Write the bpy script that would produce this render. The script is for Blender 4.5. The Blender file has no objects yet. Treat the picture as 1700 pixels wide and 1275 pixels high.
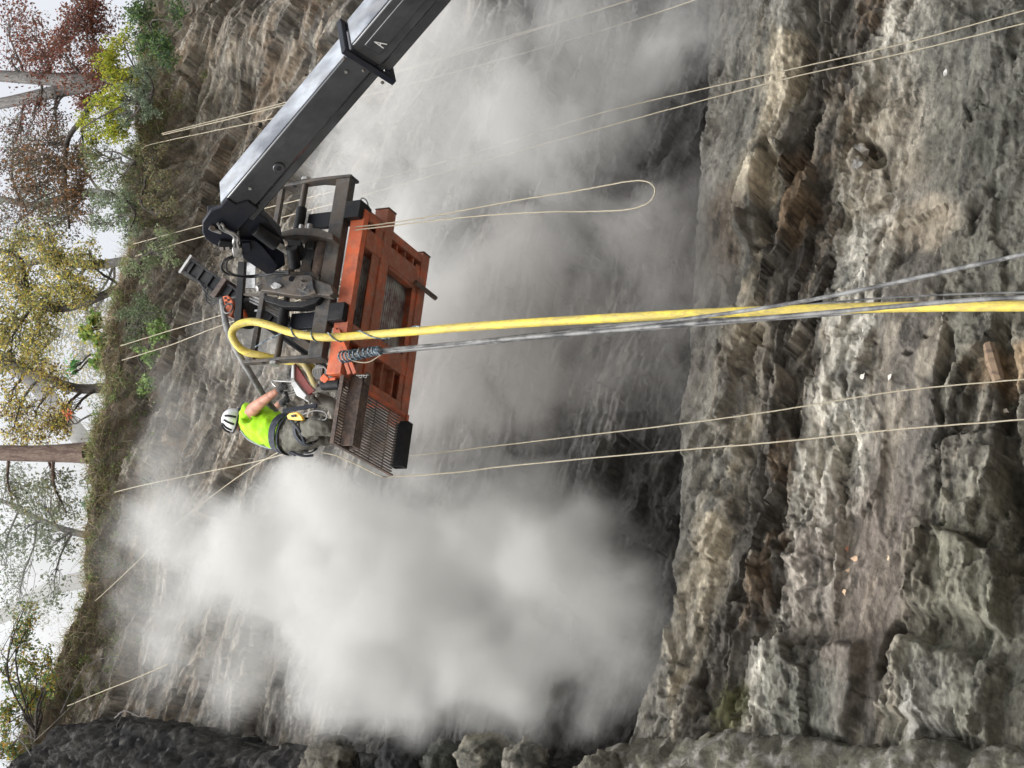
import bpy, bmesh, math, random
import numpy as np
from mathutils import Vector, Matrix
R = math.radians
random.seed(7)
scene = bpy.context.scene
COL = scene.collection

# ------------------------------------------------------------------ camera
PITCH = R(34); F = 2500.0
CAMP = Vector((0, 0, 1.6))
FW = Vector((0, math.cos(PITCH), math.sin(PITCH)))
UP = Vector((0, -math.sin(PITCH), math.cos(PITCH)))
XR = Vector((1, 0, 0))
cd = bpy.data.cameras.new('camera'); cam = bpy.data.objects.new('camera', cd); COL.objects.link(cam)
cd.sensor_fit = 'HORIZONTAL'; cd.sensor_width = 36.0; cd.lens = F / 1700 * 36
cd.clip_start = 0.1; cd.clip_end = 3000
# the phone was held sideways: world up points to the picture's left
ax, ay, az = -UP, XR, -FW
cam.matrix_world = Matrix(((ax.x, ay.x, az.x, CAMP.x), (ax.y, ay.y, az.y, CAMP.y), (ax.z, ay.z, az.z, CAMP.z), (0, 0, 0, 1)))
scene.camera = cam

# ------------------------------------------------------------------ sky, sun, exposure
SUN_EL, SUN_AZ = R(52), R(200)        # sun behind the camera's left shoulder, veiled by cloud
w = bpy.data.worlds.new("World"); scene.world = w; w.use_nodes = True
nt = w.node_tree; nt.nodes.clear()
sky = nt.nodes.new('ShaderNodeTexSky'); sky.sky_type = 'NISHITA'; sky.sun_disc = False
sky.sun_elevation = SUN_EL; sky.sun_rotation = SUN_AZ; sky.dust_density = 4; sky.air_density = 1.0
hs = nt.nodes.new('ShaderNodeHueSaturation'); hs.inputs['Saturation'].default_value = 0.16; hs.inputs['Value'].default_value = 3.2
bg = nt.nodes.new('ShaderNodeBackground'); bg.inputs['Strength'].default_value = 0.15
wo = nt.nodes.new('ShaderNodeOutputWorld')
nt.links.new(sky.outputs[0], hs.inputs['Color']); nt.links.new(hs.outputs[0], bg.inputs['Color']); nt.links.new(bg.outputs[0], wo.inputs['Surface'])
sd = bpy.data.lights.new('sun', 'SUN'); sd.energy = .75; sd.angle = R(20); sd.color = (1, 0.96, 0.9)
sun = bpy.data.objects.new('sun', sd); COL.objects.link(sun)
# sun_rotation is clockwise from +Y seen from above
sdir = Vector((math.sin(SUN_AZ) * math.cos(SUN_EL), math.cos(SUN_AZ) * math.cos(SUN_EL), math.sin(SUN_EL)))
sun.rotation_euler = sdir.to_track_quat('Z', 'Y').to_euler(); sun.location = sdir * 60
scene.view_settings.view_transform = 'Standard'; scene.view_settings.look = 'None'
scene.view_settings.exposure = -0.22; scene.view_settings.gamma = 1
scene.cycles.volume_bounces = 3; scene.cycles.max_bounces = 8
scene.cycles.diffuse_bounces = 3; scene.cycles.glossy_bounces = 3
scene.cycles.transparent_max_bounces = 16
scene.cycles.volume_step_rate = 1.0; scene.cycles.volume_max_steps = 256

# ------------------------------------------------------------------ pixel <-> world helpers (photo pixels, 1700 x 1275)
def ray(px, py): return FW * F - UP * (px - 850) + XR * (637.5 - py)
def at(px, py, Y):
    d = ray(px, py); return CAMP + d * (Y / d.y)
def atd(px, py, dist):
    return CAMP + ray(px, py).normalized() * dist
def topx(p):
    d = p - CAMP; z = d.dot(FW); return 850 - F * d.dot(UP) / z, 637.5 - F * d.dot(XR) / z

# ------------------------------------------------------------------ object helpers
def tag(o, label=None, cat=None, group=None, kind=None):
    if label: o['label'] = label
    if cat: o['category'] = cat
    if group: o['group'] = group
    if kind: o['kind'] = kind
    return o
def empty(name, loc, label, cat, group=None):
    o = bpy.data.objects.new(name, None); COL.objects.link(o); o.location = loc; o.empty_display_size = .2
    return tag(o, label, cat, group)
def new_obj(name, me, mat=None, parent=None):
    o = bpy.data.objects.new(name, me); COL.objects.link(o)
    if mat is not None: me.materials.append(mat)
    if parent is not None:
        o.parent = parent
        if parent.type == 'EMPTY': o.matrix_parent_inverse = Matrix.Translation(parent.location).inverted()
    return o
# (every mesh is written in world coordinates; parents are only translated, and their inverse is applied)

def fast_mesh(name, verts, faces, col=None, smooth=True):
    """verts (n,3) array, faces (m,k) array with k = 3 or 4"""
    me = bpy.data.meshes.new(name)
    v = np.asarray(verts, np.float32); f = np.asarray(faces, np.int32); k = f.shape[1]
    me.vertices.add(len(v)); me.vertices.foreach_set('co', v.ravel())
    me.loops.add(f.size); me.loops.foreach_set('vertex_index', f.ravel())
    me.polygons.add(len(f)); me.polygons.foreach_set('loop_start', np.arange(0, f.size, k, dtype=np.int32))
    me.polygons.foreach_set('use_smooth', np.full(len(f), smooth))
    me.update(calc_edges=True)
    if col is not None:
        a = me.color_attributes.new('Col', 'FLOAT_COLOR', 'POINT')
        c = np.ones((len(v), 4), np.float32); c[:, :np.shape(col)[-1]] = col; a.data.foreach_set('color', c.ravel())
    return me

class MB:
    def __init__(s): s.bm = bmesh.new()
    def poly(s, pts):
        return s.bm.faces.new([s.bm.verts.new(p) for p in pts])
    def hexa(s, c):
        """8 corners: bottom ring 0-3, top ring 4-7"""
        v = [s.bm.verts.new(p) for p in c]
        for f in ((3, 2, 1, 0), (4, 5, 6, 7), (0, 1, 5, 4), (1, 2, 6, 5), (2, 3, 7, 6), (3, 0, 4, 7)):
            s.bm.faces.new([v[i] for i in f])
        return s
    def box(s, fr, a, b, c):
        """box between (a0,a1) (b0,b1) (c0,c1) in frame function fr"""
        (a0, a1), (b0, b1), (c0, c1) = a, b, c
        return s.hexa([fr(x, y, z) for z in (c0, c1) for x, y in ((a0, b0), (a1, b0), (a1, b1), (a0, b1))])
    def bar(s, p, q, w, h, up=Vector((0, 0, 1)), close=True):
        p, q = Vector(p), Vector(q); d = (q - p).normalized(); x = d.cross(up)
        if x.length < 1e-4: x = d.cross(Vector((0, 1, 0)))
        x.normalize(); y = x.cross(d).normalized()
        return s.hexa([p + x * i * w / 2 + y * j * h / 2 for i, j in ((-1, -1), (1, -1), (1, 1), (-1, 1))] +
                      [q + x * i * w / 2 + y * j * h / 2 for i, j in ((-1, -1), (1, -1), (1, 1), (-1, 1))])
    def cyl(s, p, q, r, r2=None, n=14, cap=True):
        return s.tube([p, q], [r, r if r2 is None else r2], n, cap)
    def tube(s, pts, r, n=10, cap=True):
        pts = [Vector(p) for p in pts]; m = len(pts)
        rr = r if isinstance(r, (list, tuple)) else [r] * m
        rings = []; prev = None
        for i, p in enumerate(pts):
            d = (pts[min(i + 1, m - 1)] - pts[max(i - 1, 0)]).normalized()
            if prev is None:
                x = d.cross(Vector((0, 0, 1)))
                if x.length < .1: x = d.cross(Vector((0, 1, 0)))
            else:
                x = prev - d * prev.dot(d)
            x.normalize(); prev = x; y = d.cross(x)
            rings.append([s.bm.verts.new(p + (x * math.cos(2 * math.pi * k / n) + y * math.sin(2 * math.pi * k / n)) * rr[i]) for k in range(n)])
        for A, B in zip(rings, rings[1:]):
            for k in range(n):
                s.bm.faces.new((A[k], A[(k + 1) % n], B[(k + 1) % n], B[k]))
        if cap and n > 2:
            s.bm.faces.new(rings[0][::-1]); s.bm.faces.new(rings[-1])
        return s
    def prism(s, pts, off):
        """extrude polygon pts by vector off"""
        off = Vector(off); A = [s.bm.verts.new(Vector(p)) for p in pts]; B = [s.bm.verts.new(Vector(p) + off) for p in pts]; n = len(A)
        s.bm.faces.new(A[::-1]); s.bm.faces.new(B)
        for k in range(n): s.bm.faces.new((A[k], A[(k + 1) % n], B[(k + 1) % n], B[k]))
        return s
    def ring(s, c, nrm, R0, r, n=18, m=8):
        nrm = Vector(nrm).normalized(); x = nrm.orthogonal().normalized(); y = nrm.cross(x)
        pts = [Vector(c) + (x * math.cos(2 * math.pi * k / n) + y * math.sin(2 * math.pi * k / n)) * R0 for k in range(n + 1)]
        return s.tube(pts, r, m, False)
    def build(s, name, mat, parent=None, bevel=0.0, smooth=None, sub=0):
        bmesh.ops.recalc_face_normals(s.bm, faces=s.bm.faces)
        me = bpy.data.meshes.new(name); s.bm.to_mesh(me); s.bm.free()
        o = new_obj(name, me, mat, parent)
        if bevel:
            m = o.modifiers.new('bevel', 'BEVEL'); m.width = bevel; m.segments = 2; m.limit_method = 'ANGLE'; m.angle_limit = R(35)
            m.harden_normals = False
        if sub:
            m = o.modifiers.new('sub', 'SUBSURF'); m.levels = sub; m.render_levels = sub
        if smooth is not False:
            me.polygons.foreach_set('use_smooth', [True] * len(me.polygons))
            try: me.set_sharp_from_angle(angle=R(38))
            except Exception: pass
        return o

def spline(pts, n=8):
    """Catmull-Rom through pts (Vectors)"""
    P = [Vector(p) for p in pts]; P = [P[0] * 2 - P[1]] + P + [P[-1] * 2 - P[-2]]; out = []
    for i in range(1, len(P) - 2):
        for k in range(n):
            t = k / n
            out.append(0.5 * ((2 * P[i]) + (P[i + 1] - P[i - 1]) * t + (2 * P[i - 1] - 5 * P[i] + 4 * P[i + 1] - P[i + 2]) * t * t + (3 * P[i] - P[i - 1] - 3 * P[i + 1] + P[i + 2]) * t ** 3))
    out.append(P[-2]); return out

# ------------------------------------------------------------------ materials
def mat(name, col, rough=.6, metal=0.0, spots=None, spot_scale=6, spot_amt=.5, bump=0.0, bump_scale=40, stretch=(1, 1, 1), grime=None, coat=0.0, rvar=0.15, spec=.5, bdist=.01):
    """base colour with a large-scale dirt colour and fine bump, all procedural"""
    m = bpy.data.materials.new(name); m.use_nodes = True; t = m.node_tree; b = t.nodes['Principled BSDF']
    b.inputs['Roughness'].default_value = rough; b.inputs['Metallic'].default_value = metal; b.inputs['Specular IOR Level'].default_value = spec
    if coat: b.inputs['Coat Weight'].default_value = coat; b.inputs['Coat Roughness'].default_value = .12
    g = t.nodes.new('ShaderNodeNewGeometry'); mp = t.nodes.new('ShaderNodeMapping'); mp.inputs['Scale'].default_value = stretch
    t.links.new(g.outputs['Position'], mp.inputs['Vector'])
    def noise(sc, det=6, ro=.6):
        n = t.nodes.new('ShaderNodeTexNoise'); n.inputs['Scale'].default_value = sc; n.inputs['Detail'].default_value = det; n.inputs['Roughness'].default_value = ro
        t.links.new(mp.outputs[0], n.inputs['Vector']); return n
    n1 = noise(spot_scale)
    if spots is not None:
        r = t.nodes.new('ShaderNodeValToRGB'); r.color_ramp.elements[0].position = .62 - spot_amt * .3; r.color_ramp.elements[1].position = .70 - spot_amt * .2
        t.links.new(n1.outputs['Fac'], r.inputs[0])
        mx = t.nodes.new('ShaderNodeMix'); mx.data_type = 'RGBA'
        mx.inputs[6].default_value = (*col, 1); mx.inputs[7].default_value = (*spots, 1)
        t.links.new(r.outputs[0], mx.inputs[0]); last = mx.outputs[2]
    else:
        rg = t.nodes.new('ShaderNodeRGB'); rg.outputs[0].default_value = (*col, 1); last = rg.outputs[0]
    if grime is not None:
        n2 = noise(spot_scale * 3.7, 8, .7); r = t.nodes.new('ShaderNodeValToRGB'); r.color_ramp.elements[0].position = .45; r.color_ramp.elements[1].position = .75
        t.links.new(n2.outputs['Fac'], r.inputs[0]); mx = t.nodes.new('ShaderNodeMix'); mx.data_type = 'RGBA'
        t.links.new(r.outputs[0], mx.inputs[0]); t.links.new(last, mx.inputs[6]); mx.inputs[7].default_value = (*grime, 1); last = mx.outputs[2]
    t.links.new(last, b.inputs['Base Color'])
    mr = t.nodes.new('ShaderNodeMapRange'); mr.inputs[3].default_value = max(.03, rough - rvar); mr.inputs[4].default_value = min(1, rough + rvar)
    t.links.new(n1.outputs['Fac'], mr.inputs[0]); t.links.new(mr.outputs[0], b.inputs['Roughness'])
    if bump:
        n3 = noise(bump_scale, 8, .65); bp = t.nodes.new('ShaderNodeBump'); bp.inputs['Strength'].default_value = bump; bp.inputs['Distance'].default_value = bdist
        t.links.new(n3.outputs['Fac'], bp.inputs['Height']); t.links.new(bp.outputs[0], b.inputs['Normal'])
    return m

def rock_mat(name, scale=(1, 1, 1), bumpd=.03, rough=.92, crack=.16):
    """vertex colour x layered noise, strong bump; for the cliff"""
    m = bpy.data.materials.new(name); m.use_nodes = True; t = m.node_tree; b = t.nodes['Principled BSDF']
    b.inputs['Roughness'].default_value = rough; b.inputs['Specular IOR Level'].default_value = .25
    at_ = t.nodes.new('ShaderNodeVertexColor'); at_.layer_name = 'Col'
    g = t.nodes.new('ShaderNodeNewGeometry'); mp = t.nodes.new('ShaderNodeMapping'); mp.inputs['Scale'].default_value = scale
    t.links.new(g.outputs['Position'], mp.inputs['Vector'])
    def noise(sc, det, ro):
        n = t.nodes.new('ShaderNodeTexNoise'); n.inputs['Scale'].default_value = sc; n.inputs['Detail'].default_value = det; n.inputs['Roughness'].default_value = ro
        t.links.new(mp.outputs[0], n.inputs['Vector']); return n
    a, c = noise(3.0, 10, .7), noise(16, 8, .72)
    r = t.nodes.new('ShaderNodeMapRange'); r.inputs[1].default_value = .3; r.inputs[2].default_value = .7; r.inputs[3].default_value = .62; r.inputs[4].default_value = 1.4
    t.links.new(a.outputs['Fac'], r.inputs[0])
    r2 = t.nodes.new('ShaderNodeMapRange'); r2.inputs[1].default_value = .3; r2.inputs[2].default_value = .7; r2.inputs[3].default_value = .6; r2.inputs[4].default_value = 1.4
    t.links.new(c.outputs['Fac'], r2.inputs[0])
    mu = t.nodes.new('ShaderNodeMath'); mu.operation = 'MULTIPLY'; t.links.new(r.outputs[0], mu.inputs[0]); t.links.new(r2.outputs[0], mu.inputs[1])
    vm = t.nodes.new('ShaderNodeVectorMath'); vm.operation = 'SCALE'; t.links.new(at_.outputs[0], vm.inputs[0]); t.links.new(mu.outputs[0], vm.inputs['Scale'])
    t.links.new(vm.outputs[0], b.inputs['Base Color'])
    n4 = noise(45, 8, .75); n3a = noise(7, 14, .80)
    mp2 = t.nodes.new('ShaderNodeMapping'); mp2.inputs['Scale'].default_value = (scale[0] * .55, scale[1] * .8, scale[2] * 1.8); mp2.inputs['Rotation'].default_value = (0, .1, 0)
    t.links.new(g.outputs['Position'], mp2.inputs['Vector'])
    n3b = t.nodes.new('ShaderNodeTexNoise'); n3b.inputs['Scale'].default_value = 7; n3b.inputs['Detail'].default_value = 12; n3b.inputs['Roughness'].default_value = .8; n3b.inputs['Distortion'].default_value = .3
    t.links.new(mp2.outputs[0], n3b.inputs['Vector'])
    n3 = t.nodes.new('ShaderNodeMix'); n3.data_type = 'FLOAT'; t.links.new(at_.outputs['Alpha'], n3.inputs[0]); t.links.new(n3b.outputs['Fac'], n3.inputs[2]); t.links.new(n3a.outputs['Fac'], n3.inputs[3])
    vo = t.nodes.new('ShaderNodeTexVoronoi'); vo.feature = 'DISTANCE_TO_EDGE'; vo.inputs['Scale'].default_value = 5.5
    wv = t.nodes.new('ShaderNodeVectorMath'); wv.operation = 'MULTIPLY_ADD'; wv.inputs[1].default_value = (.35, .35, .35)
    t.links.new(a.outputs['Color'], wv.inputs[0]); t.links.new(mp.outputs[0], wv.inputs[2]); t.links.new(wv.outputs[0], vo.inputs['Vector'])
    cr = t.nodes.new('ShaderNodeMapRange'); cr.inputs[1].default_value = 0; cr.inputs[2].default_value = .045; cr.inputs[3].default_value = -crack; cr.inputs[4].default_value = 0
    t.links.new(vo.outputs['Distance'], cr.inputs[0])
    ad0 = t.nodes.new('ShaderNodeMath'); ad0.operation = 'ADD'; t.links.new(cr.outputs[0], ad0.inputs[0]); t.links.new(n3.outputs[0], ad0.inputs[1])
    ad = t.nodes.new('ShaderNodeMath'); ad.operation = 'MULTIPLY_ADD'; ad.inputs[1].default_value = .75
    t.links.new(n4.outputs['Fac'], ad.inputs[0]); t.links.new(ad0.outputs[0], ad.inputs[2])
    bp = t.nodes.new('ShaderNodeBump'); bp.inputs['Strength'].default_value = 1; bp.inputs['Distance'].default_value = bumpd
    t.links.new(ad.outputs[0], bp.inputs['Height']); t.links.new(bp.outputs[0], b.inputs['Normal'])
    return m

# ------------------------------------------------------------------ numpy noise
def vnoise(x, y, seed=0):
    rs = np.random.RandomState(seed); T = rs.rand(256, 256).astype(np.float32)
    xi = np.floor(x).astype(int); yi = np.floor(y).astype(int); fx = x - xi; fy = y - yi
    u = fx * fx * fx * (fx * (fx * 6 - 15) + 10); v = fy * fy * fy * (fy * (fy * 6 - 15) + 10)
    a = T[xi & 255, yi & 255]; b = T[(xi + 1) & 255, yi & 255]; c = T[xi & 255, (yi + 1) & 255]; d = T[(xi + 1) & 255, (yi + 1) & 255]
    return (a * (1 - u) + b * u) * (1 - v) + (c * (1 - u) + d * u) * v
def fbm(x, y, seed=0, o=5, g=.5):
    s = 0; A = 1; n = 0
    for i in range(o):
        s = s + A * vnoise(x * 2 ** i + 17.3 * i, y * 2 ** i + 9.1 * i, seed + i); n += A; A *= g
    return s / n
def ridged(x, y, seed=0, o=5, g=.5):
    s = 0; A = 1; n = 0
    for i in range(o):
        s = s + A * (1 - np.abs(2 * vnoise(x * 2 ** i + 17.3 * i, y * 2 ** i + 9.1 * i, seed + i) - 1)); n += A; A *= g
    return s / n
def facet(x, y, seed=0, tilt=.8):
    """broken planes: each irregular cell has its own height and slope"""
    rs = np.random.RandomState(seed); T_ = rs.rand(128, 128, 5).astype(np.float32)
    xi = np.floor(x).astype(int); yi = np.floor(y).astype(int); best = np.full(x.shape, 9e9, np.float32); val = np.zeros(x.shape, np.float32)
    for a in (-1, 0, 1):
        for b in (-1, 0, 1):
            t = T_[(xi + a) & 127, (yi + b) & 127]; dx = x - (xi + a + t[..., 0]); dy = y - (yi + b + t[..., 1]); d = np.abs(dx) ** 1.5 + np.abs(dy) ** 1.5
            k = d < best; best = np.where(k, d, best); val = np.where(k, t[..., 2] - .5 + tilt * ((t[..., 3] - .5) * dx + (t[..., 4] - .5) * dy), val)
    return val
def sstep(a, b, x):
    t = np.clip((x - a) / (b - a), 0, 1); return t * t * (3 - 2 * t)

# ------------------------------------------------------------------ cliff
PSI = R(19)
CE = Vector((math.cos(PSI), math.sin(PSI), 0)); CN = Vector((math.sin(PSI), -math.cos(PSI), 0)); CB = Vector((0, 14.2, 0))
def cliff_sz(px, py, off=0.0):
    """photo pixel -> (s, z) on the mean cliff plane moved 'off' towards the camera"""
    d = ray(px, py); P0 = CB + CN * off; k = (P0 - CAMP).dot(CN) / d.dot(CN); p = CAMP + d * k
    return (p - CB).dot(CE), p.z
def to_world(S, Z, D):
    return np.stack([CB.x + CE.x * S + CN.x * D, CB.y + CE.y * S + CN.y * D, Z], -1)
LOW = 1.15                                            # how far the lower wall stands proud
lip_pts = [cliff_sz(x, y, LOW) for x, y in ((1165, -60), (1165, 150), (1160, 300), (1135, 480), (1128, 650), (1118, 800), (1105, 1000), (1075, 1140), (1050, 1230), (1040, 1300))]
top_pts = [cliff_sz(x, y, -.6) for x, y in ((262, -80), (258, 100), (232, 300), (208, 470), (190, 600), (180, 720), (168, 800), (146, 900), (138, 1000), (112, 1080), (70, 1180), (30, 1300))]
def curve(pts):
    p = sorted(pts); return np.array([a for a, _ in p]), np.array([b for _, b in p])
LX, LZ = curve(lip_pts); TX, TZ = curve(top_pts)
def axis(lo, a, b, hi, fine, coarse):
    return np.unique(np.concatenate([np.arange(lo, a, coarse), np.arange(a, b, fine), np.arange(b, hi + coarse, coarse)]))
def saw(x): return 1 - (x - np.floor(x))

sx = axis(-16, -5.9, 6.4, 18, .016, .25)
tt = np.concatenate([np.linspace(0, .235, 110)[:-1], np.linspace(.235, 1, 900)])       # share of the height
S, T = np.meshgrid(sx, tt, indexing='ij')
zt = np.interp(S, TX, TZ) + .12 * (fbm(S * 1.3, S * 0, 5, 4) - .5) * 2
zl = np.interp(S, LX, LZ) + .10 * (fbm(S * 1.1, S * 0, 9, 5) - .5) * 2
Z = T * zt
wz = Z + .10 * S + .45 * (fbm(S * .33, Z * .45, 21, 4) - .5) + .35 * sstep(1.5, 5.5, S) * (S - 1.5) * sstep(10, 15, Z)   # bedding coordinate, dips
def layered(fr, seed, aniso=.16):
    q = wz * fr + .9 * (fbm(S * fr * aniso * 2, wz * fr * .5, seed, 4) - .5)
    amp = fbm(S * fr * aniso, wz * fr, seed + 3, 3)
    return saw(q) * amp
low = 1 - sstep(-.02, .05, Z - zl)                     # 1 on the proud lower wall
hi = 1 - low
def sfeat0(px, py, rs, rz):
    s0, z0 = cliff_sz(px, py, LOW); return sstep(.2, .6, np.exp(-(((S - s0) / rs) ** 2 + ((Z + .3 * (fbm(S * .8, Z * .8, 281, 3) - .5) - z0) / rz) ** 2)))
def terr(h, n):                                        # stepped, broken faces
    q = h * n; f_ = q - np.floor(q); return (np.floor(q) + sstep(.0, .35, f_) * .8 + f_ * .2) / n
wx = S + .5 * (fbm(S * .9, Z * .9, 201, 4) - .5)
chunk = lambda fx, fz, seed, n, o=4: terr(fbm(wx * fx, wz * fz, seed, o, .5), n)
fx_ = S + .35 * (fbm(S * 1.6, Z * 1.6, 261, 5, .6) - .5); fz_ = wz + .22 * (fbm(S * 1.9, Z * 1.9, 263, 5, .6) - .5)
brk = sstep(.38, .62, fbm(S * .7, Z * .9, 271, 4, .6))                  # where the face is shattered rather than planed
rough_u = .34 * (fbm(S * .35, Z * .5, 31, 4) - .5) * 2 + .34 * facet(fx_ * .55, fz_ * 1.9, 41) + .11 * facet(fx_ * 1.5, fz_ * 7, 42) * (.4 + brk) + .045 * facet(fx_ * 3.5, fz_ * 19, 43) + .05 * (ridged(wx * 1.8, wz * 15, 70, 5, .65) - .6)
b2 = sstep(*sorted((cliff_sz(1345, 600, LOW)[1], cliff_sz(1330, 600, LOW)[1])), Z + .35 * (fbm(S * .7, Z * .9, 81, 4) - .5))
rough_l = .24 * (fbm(S * .5, Z * .6, 33, 5) - .5) * 2 + .24 * facet(fx_ * .7, fz_ * 1.7, 44) + .11 * facet(fx_ * 1.9, fz_ * 4.8, 45) * (.25 + brk) + .05 * facet(fx_ * 5, fz_ * 12, 46) * (.2 + brk) + .022 * facet(fx_ * 11, fz_ * 24, 47) + .03 * (ridged(wx * 1.6, wz * 6, 73, 6, .66) - .6)
rough_u = rough_u * (1 - .75 * sstep(zt - .7, zt, Z))
calm = np.clip(sfeat0(1150, 600, 7, .22) + sfeat0(1515, 560, 7, .30), 0, 1)
rough_l = .24 * (fbm(S * .5, Z * .6, 33, 5) - .5) * 2 + (rough_l - .24 * (fbm(S * .5, Z * .6, 33, 5) - .5) * 2) * (1 - .55 * calm)
back = .62 * sstep(11, zt, Z) + .25 * sstep(9, 12, Z)
D = hi * (rough_u * 1.15 - back + .05) + low * (LOW + rough_l)
# alcove above the lip on the left, and a belly behind the platform
D -= hi * .35 * np.exp(-((Z - zl) / .8) ** 2)
D += .45 * sstep(zt - .9, zt - .1, Z) * (.4 + .9 * fbm(S * 1.1, Z * 2, 91, 4))         # soil brow hanging over the rock
# gully/buttress at the photo's top right of the upper wall
gs, gz = cliff_sz(450, 30)
D += .75 * np.exp(-((S - gs - .2) / .9) ** 2 - ((Z - gz) / 2.2) ** 2) * hi
def feat(px, py, off, rs, rz, ang=0.0):
    s0, z0 = cliff_sz(px, py, off); ds, dz = S - s0, Z - z0; c, n_ = math.cos(ang), math.sin(ang)
    return np.exp(-(((ds * c + dz * n_) / rs) ** 2 + ((-ds * n_ + dz * c) / rz) ** 2))
fw = 1.9 * (fbm(S * 3.0, Z * 3.6, 101, 6, .62) - .5)
def sfeat(px, py, off, rs, rz, ang=0.0, hard=.25):
    f = feat(px, py, off, rs, rz, ang) + fw * .5 * feat(px, py, off, rs * 1.7, rz * 1.7, ang)
    return sstep(.4 - hard * .5, .4 + hard * .5, f)
# cracks, notches and blocks of the lower wall
D -= .35 * sfeat(1278, 330, LOW, .55, .13, .15)
D -= .22 * sfeat(1262, 385, LOW, .22, .12, .2)
D -= .30 * sfeat(1440, 245, LOW, .20, .09, .6)
D += .22 * sfeat(1418, 260, LOW, .12, .10, 0)
D += .20 * sfeat(1250, 385, LOW, .16, .16, .4)
D -= .55 * sfeat(1478, 1075, LOW, .26, .075, -.25)
def slab(px0, px1, py0, py1, h, tilt=0.0, tz=0.0):
    (sa, za), (sb, zb) = cliff_sz(px1, py1, LOW), cliff_sz(px0, py0, LOW); sd_ = int(px0) % 97
    jit = .42 * (terr(fbm(S * 1.1, Z * 1.3, 211 + sd_, 6, .6), 9) - .5) + .22 * (Z - (za + zb) / 2) * math.sin(px0)
    jz = .36 * (terr(fbm(S * 1.2 + 7, Z * 1.1, 213 + sd_, 6, .6), 9) - .5)
    ew = .05 + .10 * fbm(S * 1.5, Z * 1.5, 217 + sd_, 3)
    m_ = sstep(sa, sa + ew, S + jit) * (1 - sstep(sb - ew, sb, S + jit)) * sstep(za, za + ew, Z + jz) * (1 - sstep(zb - ew, zb, Z + jz))
    return m_ * (h * (.55 + .9 * fbm(S * .9, Z * .9, 219 + sd_, 3)) + tilt * (S - (sa + sb) / 2) + tz * (Z - (za + zb) / 2) + .05 * (ridged(S * 2.5, Z * 3.5, 221 + sd_, 5, .65) - .5))
D += slab(1262, 1425, 1045, 1232, .19, .05, -.06)
D += slab(1475, 1668, 1072, 1240, .24, -.06, .08)
D += slab(1500, 1672, 880, 1050, .26, .08, -.10)
D += slab(1560, 1665, 690, 840, .14, .1, .0)
D -= .25 * sfeat(1572, 590, LOW, .26, .06, .05)
D -= .16 * sfeat(1562, 650, LOW, .30, .05, .12)
D -= .30 * sfeat(1670, 700, LOW, 1.1, .09, .16)
D -= .25 * sfeat(1690, 860, LOW, .6, .16, .2)
for (x, y) in ((1200, 582), (1203, 605), (1225, 615), (1538, 560), (1512, 590), (1455, 575), (1270, 610), (1362, 120), (1395, 160), (1385, 90)):
    D -= .10 * sfeat(x, y, LOW, .055 + .03 * math.sin(x), .03 + .015 * math.cos(y))
D += low * .11 * sfeat(1390, 560, LOW, 5, .42) * facet(fx_ * 4, fz_ * 7, 111)
D -= low * .20 * sfeat(1295, 560, LOW, 6, .38, 0, .5) * (.5 + 1.6 * facet(fx_ * 1.1, fz_ * 7, 113))
pit = ridged(wx * 3.0, wz * 7, 231, 5, .72)
D -= low * (1 - .8 * calm) * .020 * sstep(.66, .80, pit) + hi * .012 * sstep(.66, .8, pit)
crk = ridged(wx * .55 + 3, wz * 1.5, 241, 5, .55)
D -= low * (1 - .5 * calm) * .11 * sstep(.83, .93, crk)
# overhang shift so that ledges undercut
P = to_world(S, Z, D)
# ---- rock colour (pits and cracks get painted shade)
def C3(*c): return np.array(c)
base = np.zeros(S.shape + (3,))
def lay(mask, col): base[:] = base * (1 - mask[..., None]) + C3(*col) * mask[..., None]
n1 = fbm(wx * .8, wz * 2.0, 121, 6, .6); n2 = .55 * fbm(wx * 2.6, wz * 9, 131, 6, .68) + .45 * fbm(wx * 1.1, wz * 3.2, 133, 6, .7); n3 = fbm(S * .5, Z * .5, 141, 4); n4 = fbm(wx * 2.0, wz * 3.4, 151, 7, .68)
base[:] = C3(.155, .150, .140)
lay(sstep(.44, .62, n2) * .8, (.27, .262, .24)); lay(sstep(.52, .68, n1) * .6, (.085, .08, .075)); lay(sstep(.57, .66, n2) * .6, (.44, .41, .36))
# browns towards the soil
lay(hi * sstep(12.5, zt - .3, Z + 2.5 * (n1 - .5)) * .45, (.25, .215, .165)); lay(hi * sstep(.55, .68, n4) * sstep(12.5, 15.5, Z) * .45, (.38, .27, .17))
fib = ridged(wx * 2.2, wz * 17 + 1.5 * fbm(wx * 1.2, wz * 1.5, 171, 4), 173, 4, .7)
lay(hi * sstep(.66, .80, fib) * sstep(12.0, 14.5, Z) * .7, (.47, .44, .38)); lay(hi * (1 - sstep(11.2, 13.4, Z + 1.2 * (n3 - .5))) * .72, (.075, .074, .072)); lay(hi * sstep(.60, .72, n2) * (1 - sstep(11.2, 13.4, Z)) * .5, (.20, .195, .18)); lay(hi * (1 - sstep(.34, .46, fib)) * sstep(9.5, 12, Z) * .6, (.075, .065, .055))  # grey darkens to charcoal towards the foot of the upper wall
lay(hi * sstep(.53, .62, n2) * sstep(12, 15, Z) * .6, (.36, .30, .23))
lay(sstep(zt - .55, zt - .2, Z + .8 * (n4 - .5)), (.16, .14, .105))
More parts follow.
